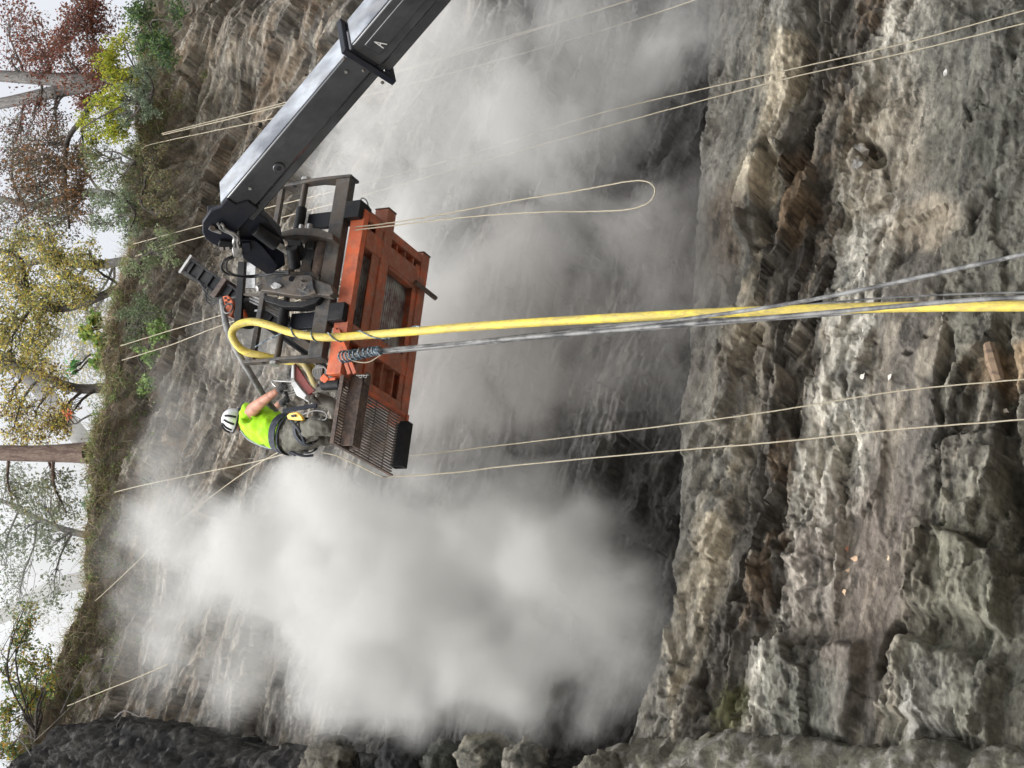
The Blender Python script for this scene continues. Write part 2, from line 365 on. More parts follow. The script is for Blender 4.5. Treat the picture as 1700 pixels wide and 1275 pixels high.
# lower wall bands
lb = low
def zof(px, py=600): return cliff_sz(px, py, LOW)[1]
Zw = Z + .045 * S + .5 * (n3 - .5) + .22 * (n4 - .5)
def band(x0, x1, soft=.12):
    a, b_ = zof(x1), zof(x0); return sstep(a - soft, a + soft, Zw) * (1 - sstep(b_ - soft, b_ + soft, Zw))
lay(lb, (.205, .20, .175))
lay(lb * sstep(.45, .62, n4) * .5, (.28, .272, .24))
lay(lb * band(1188, 1245) * sstep(.42, .6, n1 + .3 * (n4 - .5)) * .95, (.62, .55, .42))
lay(lb * band(1245, 1345) * .85, (.095, .085, .072)); lay(lb * band(1290, 1350, .06) * sstep(.52, .66, n4) * .6, (.24, .165, .10))
lay(lb * band(1345, 1460) * sstep(.34, .5, n4) * .9, (.58, .55, .47)); lay(lb * band(1400, 1450, .1) * sstep(.5, .65, n2) * .8, (.74, .71, .64))
lay(lb * band(1460, 1570) * .85, (.20, .182, .158)); lay(lb * band(1570, 1800) * .75, (.26, .245, .195)); lay(lb * band(1560, 1800) * sstep(.50, .60, n2) * .7, (.12, .112, .095)); lay(lb * band(1150, 1800) * sstep(.56, .64, fbm(wx * .9, wz * 6, 195, 6, .7)) * .5, (.44, .39, .31))
for x, y, rs, rz, c, a in ((1690, 600, .22, .40, (.42, .30, .18), .8), (1550, 1180, .5, .2, (.58, .56, .52), .8), (1230, 620, .3, .9, (.22, .2, .17), .5), (1620, 1100, .7, .6, (.19, .19, .155), .8), (1590, 960, .7, .5, (.20, .195, .15), .8),
                           (1340, 1160, .8, .4, (.13, .137, .115), .8), (1215, 1195, .35, .22, (.085, .09, .035), .75), (1405, 960, .9, .7, (.20, .16, .135), .5), (1470, 230, .8, .6, (.40, .35, .27), .7), (1650, 100, 1.5, .8, (.14, .14, .12), .8), (1640, 350, 1.2, .6, (.12, .12, .10), .7),
                           (1535, 370, .25, .35, (.55, .47, .36), .6), (1200, 400, .6, .25, (.23, .185, .14), .7), (1320, 320, .45, .16, (.27, .18, .10), .6)):
    lay(lb * sfeat(x, y, LOW, rs, rz, 0, .5) * a, c)
lay(low * (1 - .7 * calm) * sstep(.66, .82, pit) * .35, (.07, .065, .056)); lay(low * sstep(.85, .93, crk) * .6, (.05, .045, .04))  # recess shade painted into the pits and cracks
lay(sstep(.02, .20, zl + .03 - Z) * (1 - sstep(.2, .35, zl + .03 - Z)) * .25, (.34, .31, .26))
gr = fbm(S * 16, Z * 20, 181, 4, .75); base *= (.86 + .30 * sstep(.3, .7, gr))[..., None]
lay(lb * sstep(.60, .68, fbm(wx * 2.4, wz * 9, 191, 6, .7)) * .65, (.045, .042, .038))
base *= .93
nI, nJ = S.shape; idx = np.arange(nI * nJ).reshape(nI, nJ)
fc = np.stack([idx[:-1, :-1], idx[1:, :-1], idx[1:, 1:], idx[:-1, 1:]], -1).reshape(-1, 4)
ROCK = rock_mat('cliff rock', (.6, .6, 1.4), .022)
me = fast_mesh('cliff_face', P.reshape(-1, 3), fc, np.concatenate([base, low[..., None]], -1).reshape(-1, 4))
tag(new_obj('cliff_face', me, ROCK), kind='structure')
def cliff_depth(px, py, off=0.0):
    """point of the built cliff surface seen at a photo pixel (marches to the height field)"""
    d = ray(px, py).normalized(); best = None
    t = 9.0
    while t < 30:
        p = CAMP + d * t; q = p - CB; s = q.dot(CE); z = p.z; dn = q.dot(CN)
        i = int(np.clip(np.searchsorted(sx, s), 0, nI - 1)); zz = zt[i, 0]
        j = int(np.clip(np.searchsorted(Z[i], z), 0, nJ - 1))
        if z < zz and dn <= D[i, j] + off: return p
        t += .02
    return None

# ------------------------------------------------------------------ ground
def ground(name, pts, m):
    b = MB(); b.poly(pts); o = b.build(name, m); tag(o, kind='structure'); return o
GR = mat('gravel ground', (.16, .14, .12), .95, spots=(.10, .09, .08), spot_scale=.8, bump=1, bump_scale=12)
ground('ground', [(-400, -400, 0), (400, -400, 0), (400, 400, 0), (-400, 400, 0)], GR)
# plateau on top of the cliff
tp = []; nb = 60
ss = np.linspace(-16, 18, nb); zz = np.interp(ss, TX, TZ)
vv = []; 
for k, dd in enumerate((.3, 1.2, 4, 12, 40, 120)):
    for s_, z_ in zip(ss, zz):
        q = CB + CE * (s_ * (1 + dd / 40)) - CN * (.55 + dd); vv.append((q.x, q.y, z_ - .12 + .10 * min(dd, 6) + .25 * random.random() * (dd > .5)))
ff = [(k * nb + i, k * nb + i + 1, (k + 1) * nb + i + 1, (k + 1) * nb + i) for k in range(5) for i in range(nb - 1)]
SOIL = mat('forest soil', (.06, .045, .03), .95, spots=(.10, .08, .03), spot_scale=3, bump=1, bump_scale=14)
tag(new_obj('hilltop_ground', fast_mesh('hilltop_ground', vv, ff), SOIL), kind='structure')

# ------------------------------------------------------------------ machine frame: a = left along the basket, b = into the picture, c = up
fa = Vector((-0.9430, -0.3224, -0.0828)); fb = Vector((-0.3300, 0.9380, 0.1064)); fcv = Vector((-0.0434, -0.1276, 0.9909)); FO = Vector((1.585, 10.747, 10.431))
FM = Matrix((fa, fb, fcv))
def FR(a, b, c): return FO + fa * a + fb * b + fcv * c
def Q(px, py, ax_, val):
    """photo pixel on the machine plane (axis 0,1,2 = a,b,c) at val"""
    r = FM @ ray(px, py); c = FM @ (CAMP - FO); k = (val - c[ax_]) / r[ax_]; return CAMP + ray(px, py) * k
def Qb(px, py, b=-.06): return Q(px, py, 1, b)
def Qc(px, py, c=0.0): return Q(px, py, 2, c)

BLACK = mat('black machine paint', (.008, .009, .011), .5, spots=(.025, .025, .027), spot_scale=5, spot_amt=.4, grime=(.022, .021, .02), bump=.25, bump_scale=60, spec=.22)
NAVY = mat('dark navy paint', (.007, .010, .019), .5, spots=(.016, .017, .022), spot_scale=4, grime=(.016, .016, .02), bump=.2, bump_scale=60, spec=.25)
GLOSS = mat('glossy boom paint', (.014, .017, .022), .16, spots=(.05, .054, .06), spot_scale=1.7, spot_amt=.9, grime=(.03, .032, .036), bump=.12, bump_scale=9, stretch=(1, 1, .6), coat=.6)  # paler bluish spots: wet reflections painted in, with some dirt
WORN = mat('worn steel with rust', (.030, .032, .036), .5, spots=(.085, .066, .05), spot_scale=5, spot_amt=.8, grime=(.10, .098, .092), bump=.4, bump_scale=50, spec=.35)
RUBBER_D = mat('dark rubber hose', (.012, .012, .013), .5, spots=(.05, .05, .05), spot_scale=9, spec=.35)
RUST = mat('rusty brown steel', (.11, .07, .05), .7, spots=(.055, .04, .035), spot_scale=8, spot_amt=.9, grime=(.17, .12, .09), bump=.6, bump_scale=45)
STEEL = mat('bare steel', (.45, .45, .44), .35, metal=.8, spots=(.2, .2, .2), spot_scale=12, grime=(.3, .29, .27), bump=.2)
ORANGE = mat('scuffed orange paint', (.66, .125, .035), .5, spots=(.36, .09, .045), spot_scale=4, spot_amt=.7, grime=(.50, .17, .09), bump=.35, bump_scale=55)
ORANGE_D = mat('dusty orange paint', (.58, .12, .042), .7, spots=(.30, .10, .055), spot_scale=5, spot_amt=1, grime=(.34, .20, .15), bump=.5, bump_scale=45)
GREYP = mat('grey floor sheet', (.50, .53, .52), .6, spots=(.22, .15, .15), spot_scale=5, spot_amt=.8, grime=(.45, .46, .44), bump=.3)
RUBBER = mat('black rubber hose', (.022, .023, .025), .5, spots=(.20, .20, .195), spot_scale=5, spot_amt=.8, grime=(.10, .10, .10), bump=.3, bump_scale=70)
YELL = mat('yellow hose rubber', (.78, .62, .07), .55, spots=(.55, .43, .09), spot_scale=5, spot_amt=.8, grime=(.26, .22, .10), bump=.4, bump_scale=50, stretch=(3, 3, .9))
ROPE = mat('tan rope', (.40, .36, .27), .85, spots=(.36, .31, .22), spot_scale=30, bump=.8, bump_scale=160)
CORD = mat('dark blue cord', (.03, .06, .10), .7, spots=(.30, .36, .38), spot_scale=40)
DUSTM = mat('dust-covered hose', (.24, .225, .20), .9, spots=(.16, .15, .13), spot_scale=8, bump=.6, bump_scale=40)

# ------------------------------------------------------------------ lifting boom
tipd, cold = 13.75, 12.95
bt = atd(391, 337, tipd); bc = atd(606, 83, cold)
bv = (bc - bt).normalized()                                          # from the tip down to the machine
toc = (CAMP - (bt + bc) / 2).normalized()
n0 = (toc - bv * toc.dot(bv)).normalized(); sd0 = bv.cross(n0).normalized()
if (at(300, 300, 11) - at(400, 380, 11)).dot(sd0) < 0: sd0 = -sd0  # towards the light top face
th = R(24); nd = (n0 * math.cos(th) - sd0 * math.sin(th)); nl = (n0 * math.sin(th) + sd0 * math.cos(th))
def BF(h, k, l): return bt + bv * l + nd * h + nl * k
boom = empty('lifting_boom', bt, 'long glossy black telescopic boom reaching diagonally down to the black fork carriage', 'crane boom')
s = .165
def section(name, s, l0, l1, lip):
    m = MB(); pr = [(s, s), (s, -s * .55), (s * .86, -s * .62), (s * .86, -s * 1.12), (-s * .86, -s * 1.12), (-s * .86, -s * .62), (-s, -s * .55), (-s, s)]
    m.prism([BF(h, k, l0) for h, k in pr], bv * (l1 - l0)); return m.build(name, GLOSS, boom, bevel=.012)
L1 = (bc - bt).length
section('inner_section', s, 0, L1 + .6, .02)
section('outer_section', s * 1.2, L1 + .03, 13.6, .03)
SHEEN = mat('painted sky sheen', (.38, .41, .45), .35, spots=(.10, .11, .13), spot_scale=1.6, spot_amt=.8, grime=(.20, .20, .20), bump=.2, stretch=(1, 1, .5))  # pale colour paints the sky's reflection along the boom's top face
for nm_, s_, l0, l1 in (('sky_sheen_strip', s, .02, L1 - .06), ('sky_sheen_strip', s * 1.2, L1 + .06, 13.5)):
    m = MB(); m.hexa([BF(h, k, l) for l in (l0, l1) for h, k in ((-s_ + .01, s_ + .002), (s_ - .018, s_ + .002), (s_ - .018, s_ + .010), (-s_ + .01, s_ + .010))]); m.build(nm_, SHEEN, boom)  # thin strips added to carry the painted sky reflection
m = MB(); t_ = s * 1.5                                                # square collar of flat plates
for h0, h1, k0, k1 in ((s * 1.2, t_, -t_ * 1.15, t_), (-t_, -s * 1.2, -t_ * 1.15, t_), (-s * 1.2, s * 1.2, s * 1.2, t_), (-s * 1.2, s * 1.2, -t_ * 1.15, -s * 1.36)):
    m.hexa([BF(h, k, l) for l in (L1 - .035, L1 + .02) for h, k in ((h0, k0), (h1, k0), (h1, k1), (h0, k1))])
col_ = m.build('end_collar', NAVY, boom, bevel=.006)
for h, k in ((s * 1.35, t_ * .8), (s * 1.35, -t_ * .8), (s * 1.35, 0)): MB().cyl(BF(h + .02, k, L1 - .05), BF(h + .02, k, L1 - .07), .014, n=6).build('bolt', WORN, col_)
for l, k in ((.62, -.02),):                                            # raised eye and wear pads on the side
    m = MB(); m.cyl(BF(s, k, l), BF(s + .018, k, l), .052, n=20); e = m.build('side_eye', GLOSS, boom, bevel=.006)
    m = MB(); m.cyl(BF(s + .01, k, l), BF(s + .022, k, l), .022, n=14); m.build('hole', NAVY, e)
for l, k in ((1.72, .08), (.30, .06), (2.25, .03)):
    m = MB(); m.cyl(BF(s, k, l), BF(s + .012, k, l), .014, n=8); m.build('bolt', STEEL, boom)
m = MB(); m.prism([BF(s * 1.2, -s * .2, L1 + .12), BF(s * 1.2, s * .75, L1 + .12), BF(s * 1.2, s * .75, 6), BF(s * 1.2, -s * .2, 6)], nd * .012); m.build('wear_plate', GLOSS, boom, bevel=.008)
# the letter A painted by the collar
m = MB(); ln = .095; c0 = BF(s * 1.2 + .017, -s * .12, L1 + .20); du = (at(560, 70, 12) - at(640, 82, 12)).normalized()
X_ = (nl * .8 - bv * .6).normalized(); Y_ = nd.cross(X_).normalized()
if Y_.dot(bv) > 0: Y_ = -Y_
def LP(x, y): return c0 + X_ * y * ln + Y_ * x * ln * .8
def AP(x, y):
    P0 = bt + nd * (s * 1.2 + .017); d = ray(x, y); return CAMP + d * ((P0 - CAMP).dot(nd) / d.dot(nd))
for p, q in (((621.5, 69.3), (642.5, 73.7)), ((621.5, 69.3), (636.7, 80)), ((632.5, 71.6), (630.0, 76.0))):
    m.bar(AP(*p), AP(*q), .008, .003, nd)
m.build('letter_mark', mat('white marking paint', (.75, .75, .73), .6), boom)
# head: rounded side plates round the tip
hp = [(350, 350), (336, 370), (336, 386), (341, 397), (352, 405), (366, 412), (384, 404), (398, 380), (416, 360), (430, 347), (412, 334), (392, 340), (378, 330), (366, 344)]
def HB(px, py, off=0.0): # on the plane of the boom's camera-side face
    P0 = bt + nd * (s + off); d = ray(px, py); return CAMP + d * ((P0 - CAMP).dot(nd) / d.dot(nd))
head = None
m = MB(); m.prism([HB(x, y, .02) for x, y in hp], nd * -.045); head = m.build('head_plate', NAVY, boom, bevel=.01)
m = MB(); m.prism([HB(x, y, -.30) for x, y in hp], nd * -.045); m.build('head_plate', NAVY, boom, bevel=.01)
m = MB(); m.prism([HB(x, y, -.02) for x, y in ((345, 372), (346, 390), (352, 399), (372, 406), (383, 398), (392, 370))], nd * -.28); m.build('end_web', NAVY, boom, bevel=.01)
m = MB(); m.tube(spline([HB(*p, .035) for p in ((348, 378), (353, 381), (362, 384), (368, 386))], 4), [.02] * 12 + [.012], 8); m.build('lock_link', STEEL, head)
m = MB(); m.cyl(HB(353, 379, .02), HB(353, 379, .055), .024, n=16); m.build('pin', WORN, head)
# neck
m = MB(); m.prism([HB(x, y, -.03) for x, y in ((398, 378), (420, 355), (430, 355), (442, 363), (468, 396), (474, 415), (440, 412), (425, 402), (402, 404), (396, 392))], nd * -.06); m.build('neck_plate', NAVY, boom, bevel=.008)
m = MB(); m.prism([HB(x, y, .02) for x, y in ((398, 398), (425, 400), (437, 410), (462, 441), (456, 452), (443, 456), (404, 430), (399, 415))], nd * -.05); m.build('neck_plate', NAVY, boom, bevel=.008)
m = MB(); m.prism([HB(x, y, -.10) for x, y in ((400, 380), (430, 362), (468, 400), (474, 440), (458, 450), (405, 420))], nd * -.22); m.build('neck_web', NAVY, boom, bevel=.008)
cyl = MB().cyl(HB(424, 380, .0), HB(459, 406, .02), .062, n=20).build('hydraulic_cylinder', BLACK, boom, bevel=.006)
MB().cyl(HB(456, 404, .02), HB(484, 422, .02), .030, n=16).build('rod', STEEL, cyl)
m = MB(); m.cyl(HB(484, 410, .03), HB(490, 442, .03), .055, n=18); m.prism([HB(x, y, .02) for x, y in ((478, 408), (500, 408), (508, 424), (500, 434), (480, 430))], nd * -.08)
m.build('clevis', BLACK, cyl, bevel=.006)
# two silver hydraulic lines and a connector block
for dx in (0, 6):
    MB().tube(spline([HB(x + dx, y, .05) for x, y in ((361, 371), (364, 374), (366, 379), (374, 384), (383, 388), (389, 394), (388, 403), (390, 411))], 5), .014, 8).build('pressure_line', STEEL, boom)
m = MB(); m.prism([HB(x, y, .06) for x, y in ((385, 411), (402, 412), (403, 418), (400, 428), (388, 428), (386, 420))], nd * -.06); m.build('connector_block', STEEL, boom, bevel=.008)
m = MB(); m.prism([HB(x, y, .05) for x, y in ((362, 405), (366, 400), (384, 402), (386, 414), (379, 416), (364, 415))], nd * -.05); lk = m.build('light_bracket', BLACK, boom, bevel=.008)
for x in (367.5, 377.5): MB().cyl(HB(x, 412.5, .045), HB(x, 412.5, .058), .019, n=16).build('reflector', mat('dull lens', (.35, .33, .30), .3), lk)
m = MB(); m.prism([HB(x, y, .05) for x, y in ((402, 405), (415, 403), (417, 418), (403, 419))], nd * -.05); m.build('valve_box', NAVY, boom, bevel=.006)
for k in range(2):
    MB().tube(spline([HB(391 + 4 * k, 424, .03), HB(372 + 6 * k, 432, .05), HB(368 + 8 * k, 446, .05), HB(382 + 5 * k, 456, .04), Qb(418, 458 + k * 2, -.18), Qb(450, 452 + 3 * k, -.2), Qb(480, 450 + 3 * k, -.2)], 8), .011, 8).build('hydraulic_hose', RUBBER_D, boom)

# ------------------------------------------------------------------ fork carriage
car = empty('fork_carriage', FR(.55, -.05, .2), 'black steel fork carriage between the boom and the orange basket', 'fork carriage')
b0 = -.10
m = MB(); m.box(FR, (-.33, 1.44), (b0, b0 + .10), (.20, .355)); m.build('lower_rail', WORN, car, bevel=.008)
m = MB(); m.box(FR, (-.32, 1.42), (b0 + .04, b0 + .085), (.98, 1.035)); m.build('top_rail', WORN, car, bevel=.005)
sh = MB().cyl(FR(-.40, -.05, .735), FR(1.46, -.05, .72), .030, n=16).build('fork_shaft', WORN, car)
for a_ in (-.405, 1.455): MB().cyl(FR(a_, -.05, .735), FR(a_ + .03, -.05, .735), .048, n=8).build('nut', STEEL, sh)
for a_, nm in ((-.36, 0), (1.425, 1)):
    m = MB(); m.prism([FR(a_, b, c) for b, c in ((b0, .20), (b0 + .15, .20), (b0 + .15, .42), (b0 + .10, .55), (b0 + .10, 1.09), (b0 + .02, 1.09), (b0 + .02, .85), (b0 - .01, .62), (b0 - .01, .45))], fa * .028)
    pl = m.build('side_plate', WORN, car, bevel=.004)
    MB().cyl(FR(a_ - .004, -.05, .86), FR(a_ + .032, -.05, .86), .022, n=12).build('hole', NAVY, pl)
for a0, a1 in ((-.06, .10), (.95, 1.11)):
    m = MB(); m.box(FR, (a0, a1), (b0 + .12, b0 + .17), (.02, .70)); m.box(FR, (a0, a1), (b0 + .09, .012), (.021, .06)); f = m.build('fork', NAVY, car, bevel=.01)
    MB().cyl(FR(a0 - .03, -.05, .73), FR(a1 + .03, -.05, .73), .05, n=18).build('sleeve', BLACK, f, bevel=.006)
    m = MB(); m.box(FR, (a0 - .005, a1 + .005), (-.13, .03), (.02, .185)); m.build('heel_block', BLACK, f, bevel=.006)
# quick coupler in the middle
m = MB(); m.prism([Qb(x, y, -.20) for x, y in ((461, 386), (491, 378), (528, 379), (552, 388), (553, 398), (528, 392), (493, 390), (466, 394))], fb * .2); q1 = m.build('coupler_plate', WORN, car, bevel=.005)
m = MB(); m.prism([Qb(x, y, -.22) for x, y in ((425, 471), (434, 464), (480, 457), (516, 456), (519, 462), (549, 473), (554, 486), (546, 491), (524, 488), (500, 492), (478, 489), (450, 484), (432, 482))], fb * .1); q2 = m.build('coupler_plate', WORN, car, bevel=.006)
m = MB(); m.prism([Qb(x, y, -.16) for x, y in ((436, 488), (478, 500), (502, 500), (536, 490), (524, 503), (500, 510), (470, 509), (440, 500))], fb * .12); m.build('coupler_skirt', BLACK, car, bevel=.006)
m = MB(); m.prism([Qb(x, y, -.10) for x, y in ((440, 452), (516, 450), (530, 458), (530, 466), (440, 466))], fb * .1); m.build('coupler_rib', WORN, car, bevel=.004)
m = MB(); m.prism([Qb(x, y, -.245) for x, y in ((448, 474), (456, 468), (463, 470), (468, 474), (463, 478), (453, 479))], fb * .02); m.build('lock_tag', STEEL, q2, bevel=.003)
MB().cyl(Qb(484, 463, -.235), Qb(484, 463, -.18), .026, n=16).build('hole', NAVY, q2)
m = MB(); m.prism([Qb(x, y, -.25) for x, y in ((492, 470), (497, 463), (503, 468), (512, 468), (518, 462), (520, 476), (524, 486), (514, 489), (502, 484), (493, 478))], fb * .04); cm = m.build('locking_cam', WORN, q2, bevel=.004)
for x, y in ((499, 474), (506, 477), (512, 483), (503, 480)): MB().cyl(Qb(x, y, -.262), Qb(x, y, -.25), .012, n=6).build('bolt', STEEL, cm)
MB().cyl(Qb(426, 479, -.23), Qb(444, 472, -.16), .032, n=16).build('pin', STEEL, q2, bevel=.006)
MB().cyl(Qb(541, 392, -.02), Qb(529, 462, -.02), .075, n=24).build('cross_tube', RUST, car, bevel=.01)
m = MB(); m.prism([Qb(x, y, -.04) for x, y in ((508, 394), (536, 394), (524, 462), (496, 460))], fb * .04); bp_ = m.build('back_plate', WORN, car, bevel=.004)
m = MB(); m.prism([Qb(x, y, -.075) for x, y in ((510, 399), (522, 399), (520, 414), (508, 413))], fb * .035); m.build('pad', WORN, bp_, bevel=.006)
m = MB(); m.prism([Qb(x, y, -.075) for x, y in ((504, 430), (518, 430), (515, 452), (500, 452))], fb * .035); m.build('pad', WORN, bp_, bevel=.006)
MB().cyl(Qb(499, 388, -.12), Qb(501, 374, -.12), .026, n=14).build('pin', STEEL, q1)
MB().cyl(Qb(513, 388, -.10), Qb(515, 373, -.10), .030, n=14).build('pin', STEEL, q1)
m = MB(); m.prism([Qb(x, y, -.01) for x, y in ((395, 434), (406, 434), (399, 543), (388, 543))], fb * .04); m.build('hose_guard', BLACK, car, bevel=.004)
m = MB(); m.prism([Qb(x, y, .0) for x, y in ((396, 486), (398, 490), (440, 493), (440, 489))], fb * .06); m.build('guard_bracket', WORN, car)
m = MB(); m.bar(Qb(478, 552, .02), Qb(522, 583, .02), .07, .03, fb); m.build('brace', WORN, car, bevel=.004)
# thin cable loop over the right end
MB().tube(spline([Qb(597, 353, 0), Qb(596, 340, 0), Qb(601, 329, 0), Qb(609, 334, 0), Qb(613, 350, .05)], 6), .006, 6).build('cable_loop', RUBBER, car)

# ------------------------------------------------------------------ orange work basket
bas = empty('work_basket', FR(1.0, .5, 0), 'scuffed orange steel work basket seen from below with a barred left end', 'work platform')
H = .15
def ob(name, a, b, c, mt=ORANGE_D, bev=.006, parent=None):
    m = MB(); m.box(FR, a, b, c); return m.build(name, mt, parent or bas, bevel=bev)
ob('front_beam', (.0, 1.60), (-.06, .015), (0, H), ORANGE)
ob('long_beam', (-.17, 1.60), (.29, .43), (-.012, .135))
for b_ in ((.165, .287), (.432, .455)): ob('long_plate', (.0, 1.60), b_, (.004, .02))
fbm_ = ob('long_beam', (-.03, 1.72), (1.0, 1.13), (-.012, .135))
ob('long_plate', (.12, 1.6), (.925, .998), (.004, .02))
for a_ in ((.0, .08), (.16, .345), (1.10, 1.26), (1.52, 1.60)):
    ob('cross_beam', a_, (.017, 1.0), (-.004, .12))
for a_, b_, c_ in (((-.18, -.171), (.285, .435), (-.017, .14)), ((-.042, -.031), (.995, 1.135), (-.017, .14))):
    ob('end_cap', a_, b_, c_, RUST, .002)
ob('end_flange', (-.05, .0), (.02, .29), (.04, .15))
for a0, a1, rib in ((.08, .16, 3), (1.26, 1.52, 2)):
    for k in range(rib):
        b_ = .30 + .62 * (k + 1) / (rib + 1) + .1
        ob('rib', (a0, a1), (b_, b_ + .02), (.01, .11))
    ob('infill_plate', (a0, a1), (.017, 1.0), (.085, .10))
ob('edge_angle', (1.602, 1.64), (.30, 1.08), (-.02, .0), ORANGE); ob('edge_angle', (1.602, 1.61), (.30, 1.08), (.0, .14), ORANGE)
ob('edge_angle', (1.60, 1.72), (1.09, 1.13), (-.03, -.013), ORANGE)
m = MB(); m.box(FR, (.0, 1.60), (.016, 1.0), (.121, .13)); sheet = m.build('floor_sheet', GREYP, bas)   # pressed ribs show through the openings
m = MB()
for k in range(26): m.box(FR, (.35, 1.095), (.03 + k * .036, .045 + k * .036), (.112, .1205))
m.build('floor_ribs', GREYP, sheet)
for a_, b_, w_ in ((.345, .455, .0), (1.07, .455, .0)):
    ob('gusset', (a_, a_ + .03), (b_, .925), (.0, .076))
# barred floor at the left end
m = MB(); nbar = 22
for k in range(nbar):
    a_ = 1.615 + k * (.60 / nbar); m.box(FR, (a_, a_ + .009), (.0, 1.0), (-.004, .020))
for b_ in (.12, .36, .60, .84): m.cyl(FR(1.61, b_, .012), FR(2.22, b_, .012), .006, n=6)
m.build('barred_floor', RUST, bas)
ob('floor_edge', (1.60, 2.23), (-.016, -.002), (-.012, .028), RUST, .002)
ob('floor_edge', (2.216, 2.23), (.0, 1.02), (-.012, .028), RUST, .002)
def hollow(name, a, b, c, mt, parent=bas):
    (a0, a1), (b0_, b1_), (c0, c1) = a, b, c; t = .012; m = MB()
    m.box(FR, a, (b0_, b0_ + t), (c0 + t, c1 - t)); m.box(FR, a, (b1_ - t, b1_), (c0 + t, c1 - t)); m.box(FR, a, (b0_, b1_), (c0, c0 + t)); m.box(FR, a, (b0_, b1_), (c1 - t, c1)); return m.build(name, mt, parent)
hollow('square_tube', (1.56, 2.22), (.10, .225), (-.135, -.008), RUST)
hollow('square_tube', (1.70, 2.14), (1.005, 1.10), (-.10, .03), BLACK)
ob('hanging_links', (1.53, 1.64), (.12, .20), (-.16, -.136), RUST, .01)
MB().cyl(FR(.33, .90, -.03), FR(.36, 1.24, -.07), .024, n=14).build('outrigger_bar', RUST, bas)
# posts and rails above the floor on the far side
for a_ in (.02, .75, 1.5): 
    m = MB(); m.box(FR, (a_, a_ + .04), (1.02, 1.06), (.136, .55)); m.build('rail_post', ORANGE, bas, bevel=.004)
for c_ in (.53,): 
    m = MB(); m.box(FR, (.0, 1.56), (1.015, 1.065), (c_ + .021, c_ + .06)); m.build('rail', ORANGE, bas, bevel=.004)
# twin channel standing up at the left of the carriage
st = []
for dx in (0, 9):
    m = MB(); m.bar(Qb(556 + dx * .6, 545 + dx * .3, -.08), Qb(581 + dx, 621 - dx * .1, -.02), .035, .03, fb); m.build('lashing_channel', ORANGE, bas, bevel=.003)
MB().tube(spline([Qb(584, 600, .05), Qb(574, 612, .05), Qb(570, 622, .05), Qb(560, 624, .05), Qb(556, 632, .05), Qb(557, 640, .05)], 6), [.032] * 31, 12).build('orange_elbow', ORANGE, bas)
MB().tube(spline([Qb(566, 575, .03), Qb(572, 590, .03), Qb(575, 605, .05)], 5), .034, 12).build('orange_elbow', ORANGE, bas)
for k in range(5):
    MB().ring(Qb(594 + 4 * k, 623 + (k % 2) * 2, -.02), (1, k % 2, .4), .014, .004, 12, 6).build('chain_link', STEEL, bas)

# ------------------------------------------------------------------ rock drill on the basket
dr = empty('rock_drill', FR(.7, .4, .2), 'black rock drill mast with a pale square end flange leaning up behind the carriage', 'rock drill')
B1 = .30
m0, m1 = Qb(318, 445, B1), Qb(528, 588, .22)
dv = (m1 - m0).normalized(); dn = (fb - dv * fb.dot(dv)).normalized(); dx_ = dv.cross(dn).normalized()
def DM(l, x, y): return m0 + dv * l + dx_ * x + dn * y
Lm = (m1 - m0).length
m = MB(); m.hexa([DM(l, x, y) for l in (.02, Lm) for x, y in ((-.055, -.08), (.055, -.08), (.055, .08), (-.055, .08))])
for sgn in (-1, 1):
    m.hexa([DM(l, x, y) for l in (.02, Lm) for x, y in ((sgn * .057, -.095), (sgn * .08, -.095), (sgn * .08, .02), (sgn * .057, .02))])
for k in range(9):
    l = .08 + k * .16; m.hexa([DM(a, x, y) for a in (l, l + .03) for x, y in ((-.057, -.10), (.057, -.10), (.057, -.082), (-.057, -.082))])
ms = m.build('mast', BLACK, dr, bevel=.003)
m = MB()
fs = .105                                                            # pale end flange with a square hole
for x0, x1, y0, y1 in ((-fs, fs, -fs, -.06), (-fs, fs, .06, fs), (-fs, -.05, -.06, .06), (.05, fs, -.06, .06)):
    m.hexa([DM(l, x, y) for l in (-.012, .02) for x, y in ((x0, y0), (x1, y0), (x1, y1), (x0, y1))])
fl = m.build('end_flange', mat('pale dusty steel', (.42, .43, .42), .6, spots=(.25, .25, .25), spot_scale=12, bump=.2), ms)
for x in (-.085, .085):
    for y in (-.085, 0, .085): MB().cyl(DM(-.02, x, y), DM(-.012, x, y), .011, n=6).build('bolt', BLACK, fl)
m = MB(); m.hexa([DM(l, x, y) for l in (.56, .63) for x, y in ((-.105, -.12), (.105, -.12), (.105, .10), (-.105, .10))]); m.build('mast_clamp', RUST, dr, bevel=.005)
for k in range(4):
    MB().tube(spline([DM(.30 + .05 * k, -.06, -.09), DM(.40 + .04 * k, -.09 - .025 * k, -.10), DM(.52 + .03 * k, -.10 - .03 * k, -.10), DM(.66, -.09 - .02 * k, -.10), Qb(396 + 3 * k, 494 - 2 * k, .1), Qb(404 + k, 500 - 3 * k, .05)], 6), .008, 7).build('mast_hose', RUBBER_D, dr)
